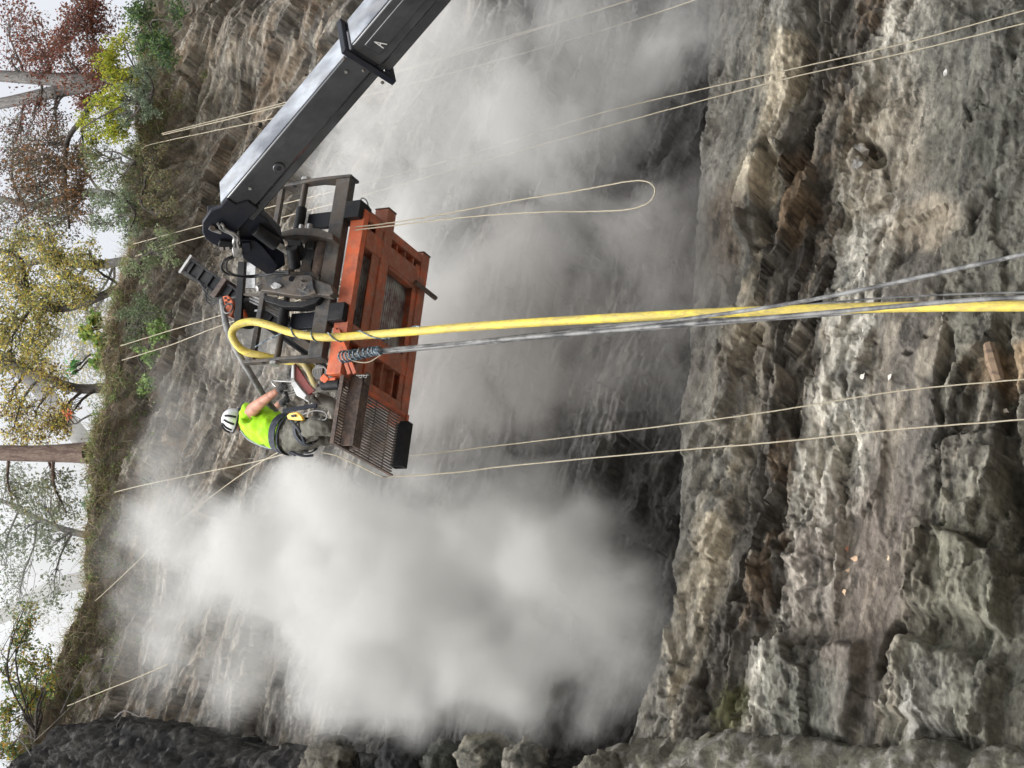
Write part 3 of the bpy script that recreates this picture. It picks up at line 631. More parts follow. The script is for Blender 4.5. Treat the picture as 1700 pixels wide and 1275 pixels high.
# gearbox housing, orange brackets, slotted cover
MB().cyl(Qb(412, 523, .08), Qb(412, 523, .22), .135, n=28).build('rotation_housing', BLACK, dr, bevel=.012)
m = MB()
for k in range(6):
    m.prism([Qb(x, y, .07) for x, y in ((423 + (k % 2) * 7, 500 + k * 7), (430 + (k % 2) * 7, 500 + k * 7), (429 + (k % 2) * 7, 503 + k * 7), (422 + (k % 2) * 7, 503 + k * 7))], fb * .008)
m.build('vent_slots', STEEL, dr)
m = MB(); m.prism([Qb(x, y, .02) for x, y in ((369, 492), (378, 490), (386, 500), (388, 515), (383, 526), (375, 522), (372, 510))], fb * .06); br = m.build('orange_bracket', ORANGE, dr, bevel=.006)
for x, y in ((374, 495), (379, 498), (375, 502), (381, 505)): MB().cyl(Qb(x, y, .008), Qb(x, y, .02), .012, n=10).build('bolt', RUST, br)
MB().ring(Qb(379, 512, -.01), fb, .05, .008, 22).build('lifting_ring', RUBBER, br)
m = MB(); m.prism([Qb(x, y, .02) for x, y in ((396, 508), (404, 512), (406, 524), (398, 530), (395, 520))], fb * .06); m.build('orange_bracket', ORANGE, dr, bevel=.006)
m = MB(); m.prism([Qb(x, y, .25) for x, y in ((410, 436), (424, 436), (423, 478), (408, 478))], fb * .02); m.build('data_plate', STEEL, dr)
m = MB(); m.bar(Qb(455, 505, .2), Qb(545, 620, .15), .07, .05, fb); m.build('lower_strut', BLACK, dr, bevel=.004)
m = MB(); m.bar(Qb(442, 505, .16), Qb(480, 530, .16), .05, .03, fb); m.build('lower_strut', WORN, dr, bevel=.004)
for k in range(3): MB().tube(spline([Qb(415, 490 + 5 * k, .03), Qb(440, 500 + 6 * k, .0), Qb(460, 512 + 6 * k, .05), Qb(478, 520 + 6 * k, .12)], 6), .010, 7).build('mast_hose', RUBBER, dr)

# ------------------------------------------------------------------ control stand the worker is using
cs = empty('control_stand', FR(1.5, .15, .12), 'dusty lever control stand with a dark red side plate in front of the worker', 'control panel')
REDP = mat('dark red paint', (.20, .028, .022), .6, spots=(.12, .03, .025), spot_scale=12, grime=(.16, .07, .06), bump=.3)
PALE = mat('pale grey panel', (.55, .56, .56), .5, spots=(.4, .4, .4), spot_scale=10)
m = MB(); m.prism([Qb(x, y, .02) for x, y in ((488, 605), (490, 603), (513, 638), (523, 648), (512, 655), (501, 644), (489, 628))], fb * .03); m.build('side_plate', REDP, cs, bevel=.004)
m = MB(); m.prism([Qb(x, y, .0) for x, y in ((484, 606), (488, 605), (488, 630), (500, 646), (509, 656), (505, 662), (492, 656), (482, 634))], fb * .22); m.build('panel', PALE, cs, bevel=.006)
for k in range(7):
    p = Qb(488 + k * 1.6, 628 + k * 4, .0 + .02 * k); q = Qb(470 + k * 1.0, 633 + k * 4.0, -.02 + .02 * k)
    lv = MB().cyl(p, q, .005, n=8).build('lever', STEEL, cs)
    if k > 4: 
        m = MB(); bmesh.ops.create_uvsphere(m.bm, u_segments=12, v_segments=8, radius=.018, matrix=Matrix.Translation(q)); m.build('knob', BLACK, lv)
MB().tube(spline([Qb(488, 633, -.02), Qb(470, 633, -.04), Qb(453, 632, -.04), Qb(452, 636, -.04), Qb(458, 642, -.04)], 5), .006, 8).build('guard_wire', STEEL, cs)
m = MB(); m.prism([Qb(x, y, .05) for x, y in ((478, 622), (481, 612), (485, 609), (486, 616), (482, 628))], fb * .03); m.build('mirror', BLACK, cs, bevel=.003)
MB().tube(spline([Qb(494, 605, .06), Qb(504, 604, .05), Qb(512, 616, .05), Qb(520, 634, .05), Qb(526, 648, .06)], 6), [.034] * 12 + [.028] * 13, 12).build('feed_hose', mat('dusty yellow hose', (.40, .33, .14), .8, spots=(.28, .26, .22), spot_scale=10, bump=.4), cs)
m = MB()
for (x, y, r_) in ((524, 622, .030), (530, 628, .028), (521, 632, .024), (535, 622, .024), (526, 640, .026), (519, 647, .024), (527, 656, .028), (518, 660, .022), (508, 662, .020), (536, 636, .022), (514, 668, .016)):
    bmesh.ops.create_icosphere(m.bm, subdivisions=1, radius=r_, matrix=Matrix.Translation(Qb(x, y, .04 + random.random() * .05)) @ Matrix.Scale(random.uniform(.7, 1.4), 4, (1, 0, 0)))
m.build('valve_bank', DUSTM, cs, smooth=False)
for k in range(6):
    MB().tube(spline([Qb(522 + 2 * k, 626 + k, .0), Qb(520 + 3 * k, 615 - k, -.03), Qb(530 + 2 * k, 606 + k, -.03), Qb(540 + k, 614 + k, .0), Qb(536, 626 + 2 * k, .02)], 6), .007, 7).build('valve_hose', RUBBER, cs)
m = MB(); m.cyl(Qb(535, 640, .02), Qb(566, 638, .02), .046, n=18); m.build('accumulator', BLACK, cs, bevel=.01)
m = MB(); m.bar(Qb(534, 632, .0), Qb(558, 630, .0), .03, .03, fb); m.bar(Qb(536, 626, .0), Qb(545, 634, .0), .06, .05, fb); m.build('motor_bracket', ORANGE, cs, bevel=.005)
m = MB(); m.bar(Qb(520, 650, .05), Qb(572, 640, .10), .05, .05, fb); m.build('stand_post', DUSTM, cs, bevel=.005)
m = MB(); m.bar(Qb(470, 682, -.1), Qb(526, 673, -.1), .035, .02, fb); m.build('flat_bar', NAVY, cs, bevel=.003)

# dusty hose looping down beside the worker's legs
def hose(name, pts, r, mt, label, cat, group=None, n=8, m=12):
    o = MB().tube(spline(pts, n), r, m).build(name, mt); return tag(o, label, cat, group)
hose('dust_hose', [Qb(526, 658, .25), Qb(536, 664, .25), Qb(549, 670, .28), Qb(558, 682, .3), Qb(562, 697, .34)], .06, DUSTM, 'fat dust-caked hose bulging down beside the worker legs', 'hose')
hose('wrapped_hose', [Qb(369, 498, .04), Qb(372, 520, .02), Qb(377, 545, -.02), Qb(388, 572, -.04), Qb(402, 598, -.04), Qb(422, 630, .15), Qb(440, 660, .45), Qb(458, 684, .6), Qb(480, 706, .7)], .030, RUBBER, 'black wrapped hose curving from the drill behind the worker shoulder', 'hose')
# yellow air hose: over the carriage and straight down out of the picture
yp = [Qb(532, 622, .12), Qb(505, 604, .10), Qb(470, 598, .06), Qb(436, 591, -.02), Qb(408, 584, -.08), Qb(392, 571, -.14), Qb(385, 553, -.18), Qb(396, 539, -.2), Qb(420, 534, -.2), Qb(450, 541, -.2), Qb(480, 551, -.19), Qb(515, 558, -.19), Qb(545, 560, -.19)]
yp += [at(x, y, Y) for x, y, Y in ((600, 557, 10.20), (700, 549, 10.17), (800, 541, 10.14), (1000, 529, 10.10), (1200, 519, 10.05), (1400, 512, 10.0), (1550, 509, 9.97), (1720, 508, 9.95), (2100, 508, 9.9))]
hose('air_hose', yp, .036, YELL, 'thick bright yellow air hose hanging down from the black fork carriage', 'hose', m=16)
MB_ = MB(); k0 = spline(yp[9:14], 14)
for i in range(0, len(k0) - 1):
    pass
sp = []
ys = spline(yp[10:15], 24); N_ = len(ys)
for i in range(N_):
    d = (ys[min(i + 1, N_ - 1)] - ys[max(i - 1, 0)]).normalized(); x = d.cross(fb).normalized(); y = d.cross(x); an = i / N_ * 2 * math.pi * 4.2
    sp.append(ys[i] + (x * math.cos(an) + y * math.sin(an)) * .042)
cd_ = MB().tube([Qb(424, 576, -.16), Qb(440, 566, -.17), Qb(462, 556, -.2)] + sp, .006, 6).build('lashing_cord', CORD); tag(cd_, 'dark cord wound around the yellow air hose at the carriage', 'cord')
# grey control hoses bound together at the basket
import itertools
def hb(name, px, r, label, group, mt=RUBBER, sway=0.0, ph=0.0):
    pts = []
    for i, (x, y, Y) in enumerate(px):
        pts.append(at(x, y + math.sin(i * 1.3 + ph) * sway, Y))
    return hose(name, pts, r, mt, label, 'hose', group)
HG = 'grey hoses hanging from the basket'
LIGHTH = mat('dusty grey hose', (.19, .195, .195), .75, spots=(.05, .05, .05), spot_scale=5, spot_amt=.8, grime=(.30, .30, .29), bump=.3, stretch=(1, 1, .4))
top3 = [(572, 592, 10.25), (590, 588, 10.2), (620, 582, 10.17), (660, 578, 10.15), (720, 573, 10.12)]
hb('control_hose', top3 + [(850, 561, 10.05), (1000, 546, 10.0), (1150, 528, 9.9), (1300, 506, 9.75), (1450, 477, 9.6), (1600, 444, 9.45), (1750, 412, 9.3), (2000, 360, 9.1)], .014, 'pale grey hose swinging out to the upper right edge of the picture', HG, LIGHTH)
hb('control_hose', [(x, y + 3, Y + .03) for x, y, Y in top3] + [(850, 562, 10.04), (1000, 550, 9.98), (1150, 537, 9.9), (1300, 525, 9.85), (1450, 512, 9.8), (1600, 499, 9.78), (1750, 492, 9.75), (2100, 484, 9.7)], .016, 'black hose crossing in front of the yellow air hose', HG)
hb('control_hose', [(x, y + 5, Y + .06) for x, y, Y in top3] + [(850, 565, 10.1), (1000, 551, 10.1), (1150, 540, 10.15), (1300, 528, 10.2), (1450, 517, 10.2), (1600, 503, 10.2), (1750, 496, 10.2), (2100, 490, 10.2)], .013, 'thinner dusty hose twisted together with the black hose', HG, LIGHTH)
hb('control_hose', [(x, y + 1, Y + .05) for x, y, Y in top3] + [(850, 558, 10.1), (1000, 541, 10.1), (1150, 526, 10.15), (1300, 510, 10.2), (1450, 496, 10.2), (1600, 488, 10.2), (1750, 485, 10.2), (2100, 482, 10.2)], .007, 'thin grey cable beside the upper edge of the yellow air hose', HG, LIGHTH)
wr = []
ws = spline([at(x, y, Y) for x, y, Y in ((568, 593, 10.22), (590, 589, 10.18), (620, 583, 10.14), (632, 582, 10.13))], 40)
for i, p in enumerate(ws):
    d = (ws[min(i + 1, len(ws) - 1)] - ws[max(i - 1, 0)]).normalized(); x = d.cross(fb).normalized(); y = d.cross(x); an = i * .62
    wr.append(p + (x * math.cos(an) + y * math.sin(an)) * (.052 - .022 * i / len(ws)))
tag(MB().tube(wr, .009, 6).build('hose_binding', CORD), 'blue grey cord wrapped in a tight knot around the bundled hoses', 'cord')
tag(MB().tube(spline([Qb(574, 592, -.1), Qb(590, 600, -.1), Qb(612, 601, -.1), Qb(634, 588, -.12)], 8), .005, 6).build('loose_string', ROPE), 'loose pale string curving under the bundled hoses', 'string')

# ------------------------------------------------------------------ ropes
def rp(px, py, off):
    s_, z_ = cliff_sz(px, py, off); q = CB + CE * s_ + CN * off; return Vector((q.x, q.y, z_))
RG = 'tan ropes hanging down the cliff'
def rope(pts, label, r=.0055, mode='c', group=RG):
    P_ = [rp(*p) if mode == 'c' else at(*p) for p in pts]
    q = []                                                            # the rope's own slight unevenness
    for i, p in enumerate(spline(P_, 9)): q.append(p + Vector((random.uniform(-1, 1), 0, random.uniform(-1, 1))) * .0015)
    return tag(MB().tube(q, r, 7).build('rope', ROPE), label, 'rope', group)
rope([(268, 222, .25), (450, 176, .8), (620, 131, 1.1), (760, 90, 1.2), (1000, 15, 1.4), (1180, -40, 1.6)], 'topmost tan rope running from the cliff edge behind the lifting boom')
rope([(270, 224, .3), (450, 180, .9), (640, 124, 1.2), (790, 76, 1.3), (880, 50, 1.4), (1120, -22, 1.7)], 'tan rope lying close below the topmost rope behind the boom')
rope([(236, 247, .1), (262, 237, .2), (455, 196, .7), (590, 163, 1.0), (790, 110, 1.2), (960, 62, 1.4), (1100, 18, 1.6), (1240, -30, 1.8)], 'lone tan rope starting lower on the cliff edge behind the boom')
rope([(222, 405, .1), (335, 374, .5), (440, 346, .9), (590, 308, 1.2), (800, 250, 1.4), (1000, 187, 1.6), (1300, 118, 1.8), (1500, 72, 1.9), (1720, 12, 2.0)], 'tan rope passing behind the boom head to the upper right corner')
rope([(225, 425, .1), (335, 393, .5), (440, 368, .9), (600, 325, 1.3), (800, 268, 1.5), (1000, 212, 1.7), (1300, 132, 1.9), (1500, 88, 2.0), (1720, 34, 2.1)], 'tan rope second in the pair behind the boom head')
rope([(200, 574, .0), (285, 548, .3), (372, 522, .7), (520, 478, 1.0), (640, 440, 1.2)], 'tan rope running from the cliff edge to the top of the drill')
rope([(203, 598, .0), (285, 572, .3), (368, 540, .7), (520, 490, 1.0), (640, 450, 1.2)], 'tan rope below the drill rope on the cliff edge')
rope([(190, 817, .0), (240, 805, .3), (330, 786, .7), (430, 765, 1.3), (478, 752, 1.9)], 'tan rope running from the bare cliff edge to the worker back')
rope([(158, 998, .1), (215, 945, .4), (295, 868, .8), (370, 810, 1.3), (420, 775, 1.7), (472, 745, 2.0)], 'long slanting tan rope from the left cliff edge to the worker')
rope([(620, 762, 2.2), (700, 755, 2.2), (800, 743, 2.2), (1120, 705, 2.3), (1300, 680, 2.3), (1500, 648, 2.3), (1720, 628, 2.3)], 'tan rope hanging below the barred floor, upper of two over the lower rock wall')
rope([(534, 751, 10.5), (560, 757, 10.5), (600, 775, 10.5), (632, 790, 10.52), (655, 791, 10.6), (760, 784, 10.7), (850, 773, 10.8), (1120, 748, 10.9), (1300, 733, 10.9), (1500, 712, 10.9), (1720, 695, 10.9)], 'tan rope bent over the corner of the barred floor, hanging to the bottom', mode='y', r=.0056)
rope([(590, 377, 10.62), (640, 371, 10.62), (700, 362, 10.62), (850, 334, 10.65), (950, 318, 10.7), (1000, 309, 10.7), (1045, 301, 10.7), (1072, 301, 10.7), (1086, 311, 10.7), (1085, 326, 10.7), (1072, 339, 10.7), (1040, 348, 10.7), (980, 351, 10.7), (900, 352, 10.65), (800, 358, 10.62), (700, 369, 10.6), (640, 376, 10.6), (590, 382, 10.6)], 'long closed loop of tan rope hanging under the orange basket', mode='y', r=.0056, group=None)
rope([(112, 1172, .5), (160, 1152, .6), (220, 1128, .8), (279, 1103, 1.0)], 'stiff pale rod sticking out of the rock at the left end', group=None)
tag(MB().tube(spline([rp(*p) for p in ((55, 1232, 1.6), (90, 1200, 1.6), (150, 1140, 1.3), (180, 1098, 1.0))], 8), .003, 6).build('slack_wire', DUSTM), 'thin slack wire over the dark bank', 'wire')

# ------------------------------------------------------------------ the worker
WG = lambda x, y, Y: at(x, y, Y)
SKIN = mat('tanned skin', (.42, .20, .13), .55, spots=(.30, .13, .08), spot_scale=14)
LIME = mat('lime work shirt', (.34, .68, .0), .85, spots=(.25, .54, .0), spot_scale=7, grime=(.30, .50, .05), bump=1.0, bump_scale=22)
KHAKI = mat('grey olive trousers', (.105, .102, .08), .95, spots=(.135, .13, .11), spot_scale=6, spot_amt=.6, grime=(.085, .082, .068), bump=1.0, bump_scale=26)
HARN = mat('dark harness webbing', (.015, .02, .032), .8, spots=(.05, .055, .065), spot_scale=16)
def skin_mesh(name, verts, edges, mt, parent, sub=2, root=0):
    me = bpy.data.meshes.new(name); me.from_pydata([tuple(v[0]) for v in verts], edges, [])
    o = new_obj(name, me, mt, parent); o.modifiers.new('skin', 'SKIN')
    sv = me.skin_vertices[0].data if me.skin_vertices else None
    if sv is None:
        bpy.context.view_layer.objects.active = o; bpy.ops.mesh.customdata_skin_add(); sv = me.skin_vertices[0].data
    for i, v in enumerate(verts):
        r_ = v[1]; sv[i].radius = (r_, r_) if not isinstance(r_, tuple) else r_
        sv[i].use_root = (i == root)
    mm = o.modifiers.new('sub', 'SUBSURF'); mm.levels = sub; mm.render_levels = sub
    for p in me.polygons: p.use_smooth = True
    o.modifiers['skin'].use_smooth_shade = True
    return o
J = dict(pel=WG(489, 726, 10.38), pel2=WG(477, 721, 10.36), wai=WG(466, 717, 10.36), che=WG(440, 709, 10.38), uch=WG(420, 703, 10.42), nec=WG(408, 703, 10.46), hd0=WG(403, 702, 10.46), hd=WG(396, 700, 10.45), hdt=WG(389, 698, 10.42),
         sR=WG(413, 686, 10.30), eR=WG(436, 666, 10.18), wR=WG(456, 652, 10.16), hR=WG(463, 647, 10.16),
         sL=WG(414, 716, 10.60), eL=WG(432, 697, 10.80), wL=WG(455, 676, 10.86), hL=WG(468, 668, 10.86),
         hpR=WG(500, 722, 10.28), knR=WG(531, 704, 10.14), anR=WG(566, 717, 10.30), toR=WG(572, 703, 10.24), heR=WG(571, 722, 10.33),
         hpL=WG(500, 734, 10.48), knL=WG(532, 722, 10.42), anL=WG(566, 730, 10.62), toL=WG(571, 718, 10.58), heL=WG(571, 734, 10.64))
wk = empty('person', WG(572, 722, 10.45), 'worker in lime shirt and white helmet on the barred floor, reaching for the levers', 'person')
keys = ['pel', 'pel2', 'wai', 'che', 'uch', 'nec', 'hd0', 'hd', 'hdt', 'sR', 'eR', 'wR', 'hR', 'sL', 'eL', 'wL', 'hL', 'hpR', 'knR', 'anR', 'toR', 'hpL', 'knL', 'anL', 'toL']
rad = dict(pel=.15, pel2=.148, wai=.14, che=.165, uch=.14, nec=.052, hd0=.062, hd=.085, hdt=.07, sR=.085, eR=.056, wR=.037, hR=.034, sL=.065, eL=.045, wL=.03, hL=.034, hpR=.11, knR=.078, anR=.042, toR=.035, hpL=.11, knL=.078, anL=.042, toL=.035)
ed = [('pel', 'pel2'), ('pel2', 'wai'), ('wai', 'che'), ('che', 'uch'), ('uch', 'nec'), ('nec', 'hd0'), ('hd0', 'hd'), ('hd', 'hdt'), ('uch', 'sR'), ('sR', 'eR'), ('eR', 'wR'), ('wR', 'hR'), ('uch', 'sL'), ('sL', 'eL'), ('eL', 'wL'), ('wL', 'hL'), ('pel', 'hpR'), ('hpR', 'knR'), ('knR', 'anR'), ('anR', 'toR'), ('pel', 'hpL'), ('hpL', 'knL'), ('knL', 'anL'), ('anL', 'toL')]
def sk(name, ks, sc, mt, extra=0.0, over={}, sub=2):
    es = [(ks.index(a), ks.index(b)) for a, b in ed if a in ks and b in ks]
    return skin_mesh(name, [(J[k], over.get(k, rad[k] * sc + extra)) for k in ks], es, mt, wk, sub)
sk('body', keys, .92, SKIN, 0, {k: rad[k] * .62 for k in ('pel', 'pel2', 'wai', 'che', 'hpR', 'hpL', 'knR', 'knL', 'anR', 'anL')})
# shirt: torso and short sleeves
J['svR'] = J['sR'].lerp(J['eR'], .42); J['svL'] = J['sL'].lerp(J['eL'], .42); ed += [('sR', 'svR'), ('sL', 'svL')]; rad['svR'] = rad['svL'] = .064
J['hem'] = J['wai'].lerp(J['pel2'], 1.0); ed += [('wai', 'hem')]; rad['hem'] = .155
J['tw'] = J['pel2'].lerp(J['wai'], .5); ed += [('pel2', 'tw')]; rad['tw'] = .142
shirt = sk('shirt', ['uch', 'che', 'wai', 'hem', 'sR', 'svR', 'sL', 'svL'], 1.10, LIME, .004, dict(uch=.118))
def wrinkle(o, st, sz, mid=.5):
    tx = bpy.data.textures.new('folds', 'CLOUDS'); tx.noise_scale = sz; tx.noise_depth = 2
    d = o.modifiers.new('folds', 'DISPLACE'); d.texture = tx; d.strength = st; d.mid_level = mid; d.texture_coords = 'GLOBAL'
    s2 = o.modifiers.new('sub2', 'SUBSURF'); s2.levels = 1; s2.render_levels = 1
    o.modifiers.move(len(o.modifiers) - 1, len(o.modifiers) - 2)
wrinkle(shirt, .075, .075)
J['cuR'] = J['knR'].lerp(J['anR'], .85); J['cuL'] = J['knL'].lerp(J['anL'], .85); ed += [('knR', 'cuR'), ('knL', 'cuL')]; rad['cuR'] = rad['cuL'] = .072
tr = sk('trousers', ['pel', 'pel2', 'tw', 'hpR', 'knR', 'cuR', 'hpL', 'knL', 'cuL'], 1.12, KHAKI, .006); wrinkle(tr, .07, .05)
BOOT = mat('dusty leather boots', (.13, .10, .07), .8, spots=(.2, .18, .15), spot_scale=12)
for sgn in 'RL':
    a_, t_2, h_ = J['an' + sgn], J['to' + sgn], J['he' + sgn]
    skin_mesh('boot', [(a_ + (a_ - h_) * .6, .052), (h_ + (a_ - h_) * .1, .050), (t_2.lerp(h_, .4), .046), (t_2, .042)], [(0, 1), (1, 2), (2, 3)], BOOT, wk, 2, 1)
# gloves with five fingers, the near one closed round a lever
GLV = mat('dark work glove', (.02, .02, .022), .8, spots=(.06, .06, .06), spot_scale=30)
for sgn in 'RL':
    wv, hv = J['w' + sgn], J['h' + sgn]; d = (hv - wv).normalized(); side = d.cross((CAMP - hv).normalized()).normalized(); nrm = d.cross(side)
    V = [(wv.lerp(hv, .6), .030), (hv + d * .015, .036), (hv + d * .055, .033)]; E_ = [(0, 1), (1, 2)]
    for k, (off, ln_) in enumerate(((-.030, .030), (-.010, .036), (.010, .034), (.029, .027))):
        b_ = len(V); p0 = hv + d * .075 + side * off
        V += [(p0, .0105), (p0 + d * ln_ + nrm * -.010, .0095), (p0 + d * (ln_ * 1.2) + nrm * -.036, .009), (p0 + d * (ln_ * .6) + nrm * -.052, .0085)]
        E_ += [(2, b_), (b_, b_ + 1), (b_ + 1, b_ + 2), (b_ + 2, b_ + 3)]
    b_ = len(V); V += [(hv + d * .02 + side * .044 - nrm * .01, .013), (hv + d * .05 + side * .055 - nrm * .03, .011), (hv + d * .075 + side * .04 - nrm * .048, .009)]
    E_ += [(1, b_), (b_, b_ + 1), (b_ + 1, b_ + 2)]
    skin_mesh('glove', V, E_, GLV, wk, 1, 1)
# helmet, face parts
hc = J['hdt']; hup = ((J['hdt'] - J['nec']).normalized() + (CAMP - J['hdt']).normalized() * .55).normalized(); face = (WG(392, 660, 10.7) - WG(388, 700, 10.44)); face = (face - hup * face.dot(hup)).normalized(); ear = hup.cross(face)
WH = mat('white helmet shell', (.72, .73, .74), .3, coat=.3)
m = MB(); rows = 13; seg = 28; rings = []
for i in range(rows + 1):
    ph = i / rows * R(108)
    ring_ = []
    for k in range(seg):
        t_0 = 2 * math.pi * k / seg; rr = math.sin(ph); fx = 1.12 if math.cos(t_0) > 0 else 1.06
        ridge = 1 + .035 * (abs(math.sin(t_0 * 3)) > .8)
        ring_.append(m.bm.verts.new(hc + hup * (.012 + math.cos(ph) * .112) + face * math.cos(t_0) * rr * .112 * fx * ridge + ear * math.sin(t_0) * rr * .104 * ridge))
    rings.append(ring_)
for A_, B_ in zip(rings, rings[1:]):
    for k in range(seg): m.bm.faces.new((A_[k], A_[(k + 1) % seg], B_[(k + 1) % seg], B_[k]))
hel = m.build('helmet', WH, wk, smooth=True); so = hel.modifiers.new('s', 'SOLIDIFY'); so.thickness = .006
for k in range(4):
    a_ = -.9 + k * .6
    pts = [hc + hup * (.012 + math.cos(ph) * .118) + (face * math.cos(a_ + math.pi) + ear * math.sin(a_ + math.pi)) * math.sin(ph) * .121 for ph in [R(35) + R(55) * i / 8 for i in range(9)]]
    MB().tube(pts, .010, 8).build('vent_strip', BLACK, hel)
MB().tube([hc + hup * (-.012) + face * math.cos(t) * .126 + ear * math.sin(t) * .115 for t in [2 * math.pi * k / 24 for k in range(25)]], .010, 8, False).build('rim', BLACK, hel)
pk = MB(); arc = [hc - hup * .006 + face * math.cos(t) * .12 + ear * math.sin(t) * .105 for t in [R(-50) + R(100) * k / 8 for k in range(9)]]
pk.prism(arc + [hc - hup * .018 + face * (.12 + .05 * math.cos(t * .9)) * math.cos(t * .6) + ear * math.sin(t) * .085 for t in [R(50) - R(100) * k / 8 for k in range(9)]], hup * .006); pk.build('peak', WH, hel)
hd_ = J['hd']
m = MB(); m.tube([hd_ + face * .075 - hup * .005, hd_ + face * .098 - hup * .03], [.010, .015], 8); m.build('nose', SKIN, wk)
for sg in (-1, 1):
    m = MB(); bmesh.ops.create_uvsphere(m.bm, u_segments=10, v_segments=8, radius=1, matrix=Matrix.Translation(hd_ + ear * sg * .082 - hup * .02) @ Matrix.LocRotScale(None, hup.to_track_quat('Z', 'Y'), Vector((.012, .018, .03)))); m.build('ear', SKIN, wk)
    m = MB(); bmesh.ops.create_uvsphere(m.bm, u_segments=10, v_segments=8, radius=.010, matrix=Matrix.Translation(hd_ + ear * sg * .032 + face * .078 - hup * .0)); m.build('eye', mat('eye', (.5, .5, .5), .2), wk)
m = MB(); m.tube([hd_ + face * .078 - hup * .055 - ear * .02, hd_ + face * .085 - hup * .055, hd_ + face * .078 - hup * .055 + ear * .02], .005, 6); m.build('mouth', mat('lips', (.28, .10, .08), .6), wk)
# harness
def strap(pts, r=.016, name='harness_strap', mt=HARN):
    return MB().tube(spline(pts, 6), r, 8).build(name, mt, wk)
tocam = lambda p, k=.13: p + (CAMP - p).normalized() * k
bk = (ear * 0 - face)                                                 # towards the back of the body
def band(c, axis, ra, rb, wd, name, mt=HARN, th_=.008, t0=0, t1=2 * math.pi):
    axis = axis.normalized(); f_ = (face - axis * face.dot(axis)).normalized(); e_ = axis.cross(f_); m = MB(); ring_ = []; full = t1 - t0 > 6.2; n_ = 30
    for i in range(n_ + (0 if full else 1)):
        t = t0 + (t1 - t0) * i / n_; d = f_ * math.cos(t) * ra + e_ * math.sin(t) * rb; o_ = d.normalized() * th_; wob = .006 * math.sin(3 * t)
        ring_.append([m.bm.verts.new(c + d + k * o_ + axis * (wd * s2 / 2 + wob)) for k, s2 in ((0, -1), (1, -1), (1, 1), (0, 1))])
    for i in range(len(ring_) - (0 if full else 1)):
        A_, B_ = ring_[i], ring_[(i + 1) % len(ring_)]
        for k in range(4): m.bm.faces.new((A_[k], A_[(k + 1) % 4], B_[(k + 1) % 4], B_[k]))
    return m.build(name, mt, wk, bevel=.002)
def body_ring(c, axis, ra, rb, r, name, mt=HARN):
    return band(c, axis, ra, rb, r * 4.2, name, mt)
def body_ring_old(c, axis, ra, rb, r, name, mt=HARN):
    axis = axis.normalized(); f_ = (face - axis * face.dot(axis)).normalized(); e_ = axis.cross(f_)
    pts = [c + f_ * math.cos(t) * ra + e_ * math.sin(t) * rb for t in [2 * math.pi * k / 28 for k in range(29)]]
    return MB().tube(pts, r, 8, False).build(name, mt, wk)
axT = J['uch'] - J['pel']
body_ring(J['pel2'].lerp(J['wai'], .25), axT, .176, .186, .019, 'waist_belt'); band(J['pel2'].lerp(J['pel'], .45), axT, .172, .186, .022, 'waist_belt')
for sgn in 'RL': body_ring(J['hp' + sgn].lerp(J['kn' + sgn], .30), J['hp' + sgn] - J['kn' + sgn], .118, .118, .012, 'leg_strap')
strap([WG(398, 712, 10.40), WG(410, 727, 10.42), WG(425, 736, 10.40), WG(445, 744, 10.38), WG(466, 747, 10.36), WG(490, 755, 10.36)], .014, 'back_strap')
strap([WG(400, 715, 10.34), WG(412, 729, 10.34), WG(432, 739, 10.34), WG(452, 744, 10.34), WG(478, 742, 10.28)], .010, 'back_strap', mt=mat('grey webbing', (.25, .26, .27), .8))
strap([WG(478, 690, 10.2), WG(488, 704, 10.14), WG(498, 716, 10.13), WG(506, 735, 10.16)], .014)
strap([WG(472, 745, 10.3), WG(490, 753, 10.33), WG(505, 757, 10.36), WG(520, 756, 10.4)], .012)
dsc = mat('yellow rope device', (.80, .48, .04), .4)
m = MB(); m.prism([WG(x, y, 10.14) for x, y in ((476, 690), (480, 686), (492, 684), (500, 691), (503, 698), (490, 698), (478, 696))], Vector((0, .035, 0))); dv_ = m.build('descender', dsc, wk, bevel=.006)
m = MB(); m.prism([WG(x, y, 10.125) for x, y in ((482, 689), (489, 688), (491, 692), (484, 693))], Vector((0, .012, 0))); m.build('cam_handle', BLACK, dv_)
MB().tube(spline([WG(503, 688, 10.15), WG(520, 682, 10.12), WG(536, 683, 10.1), WG(543, 690, 10.1), WG(538, 697, 10.12), WG(520, 694, 10.14)], 6), .006, 6).build('lanyard', RUBBER, wk)
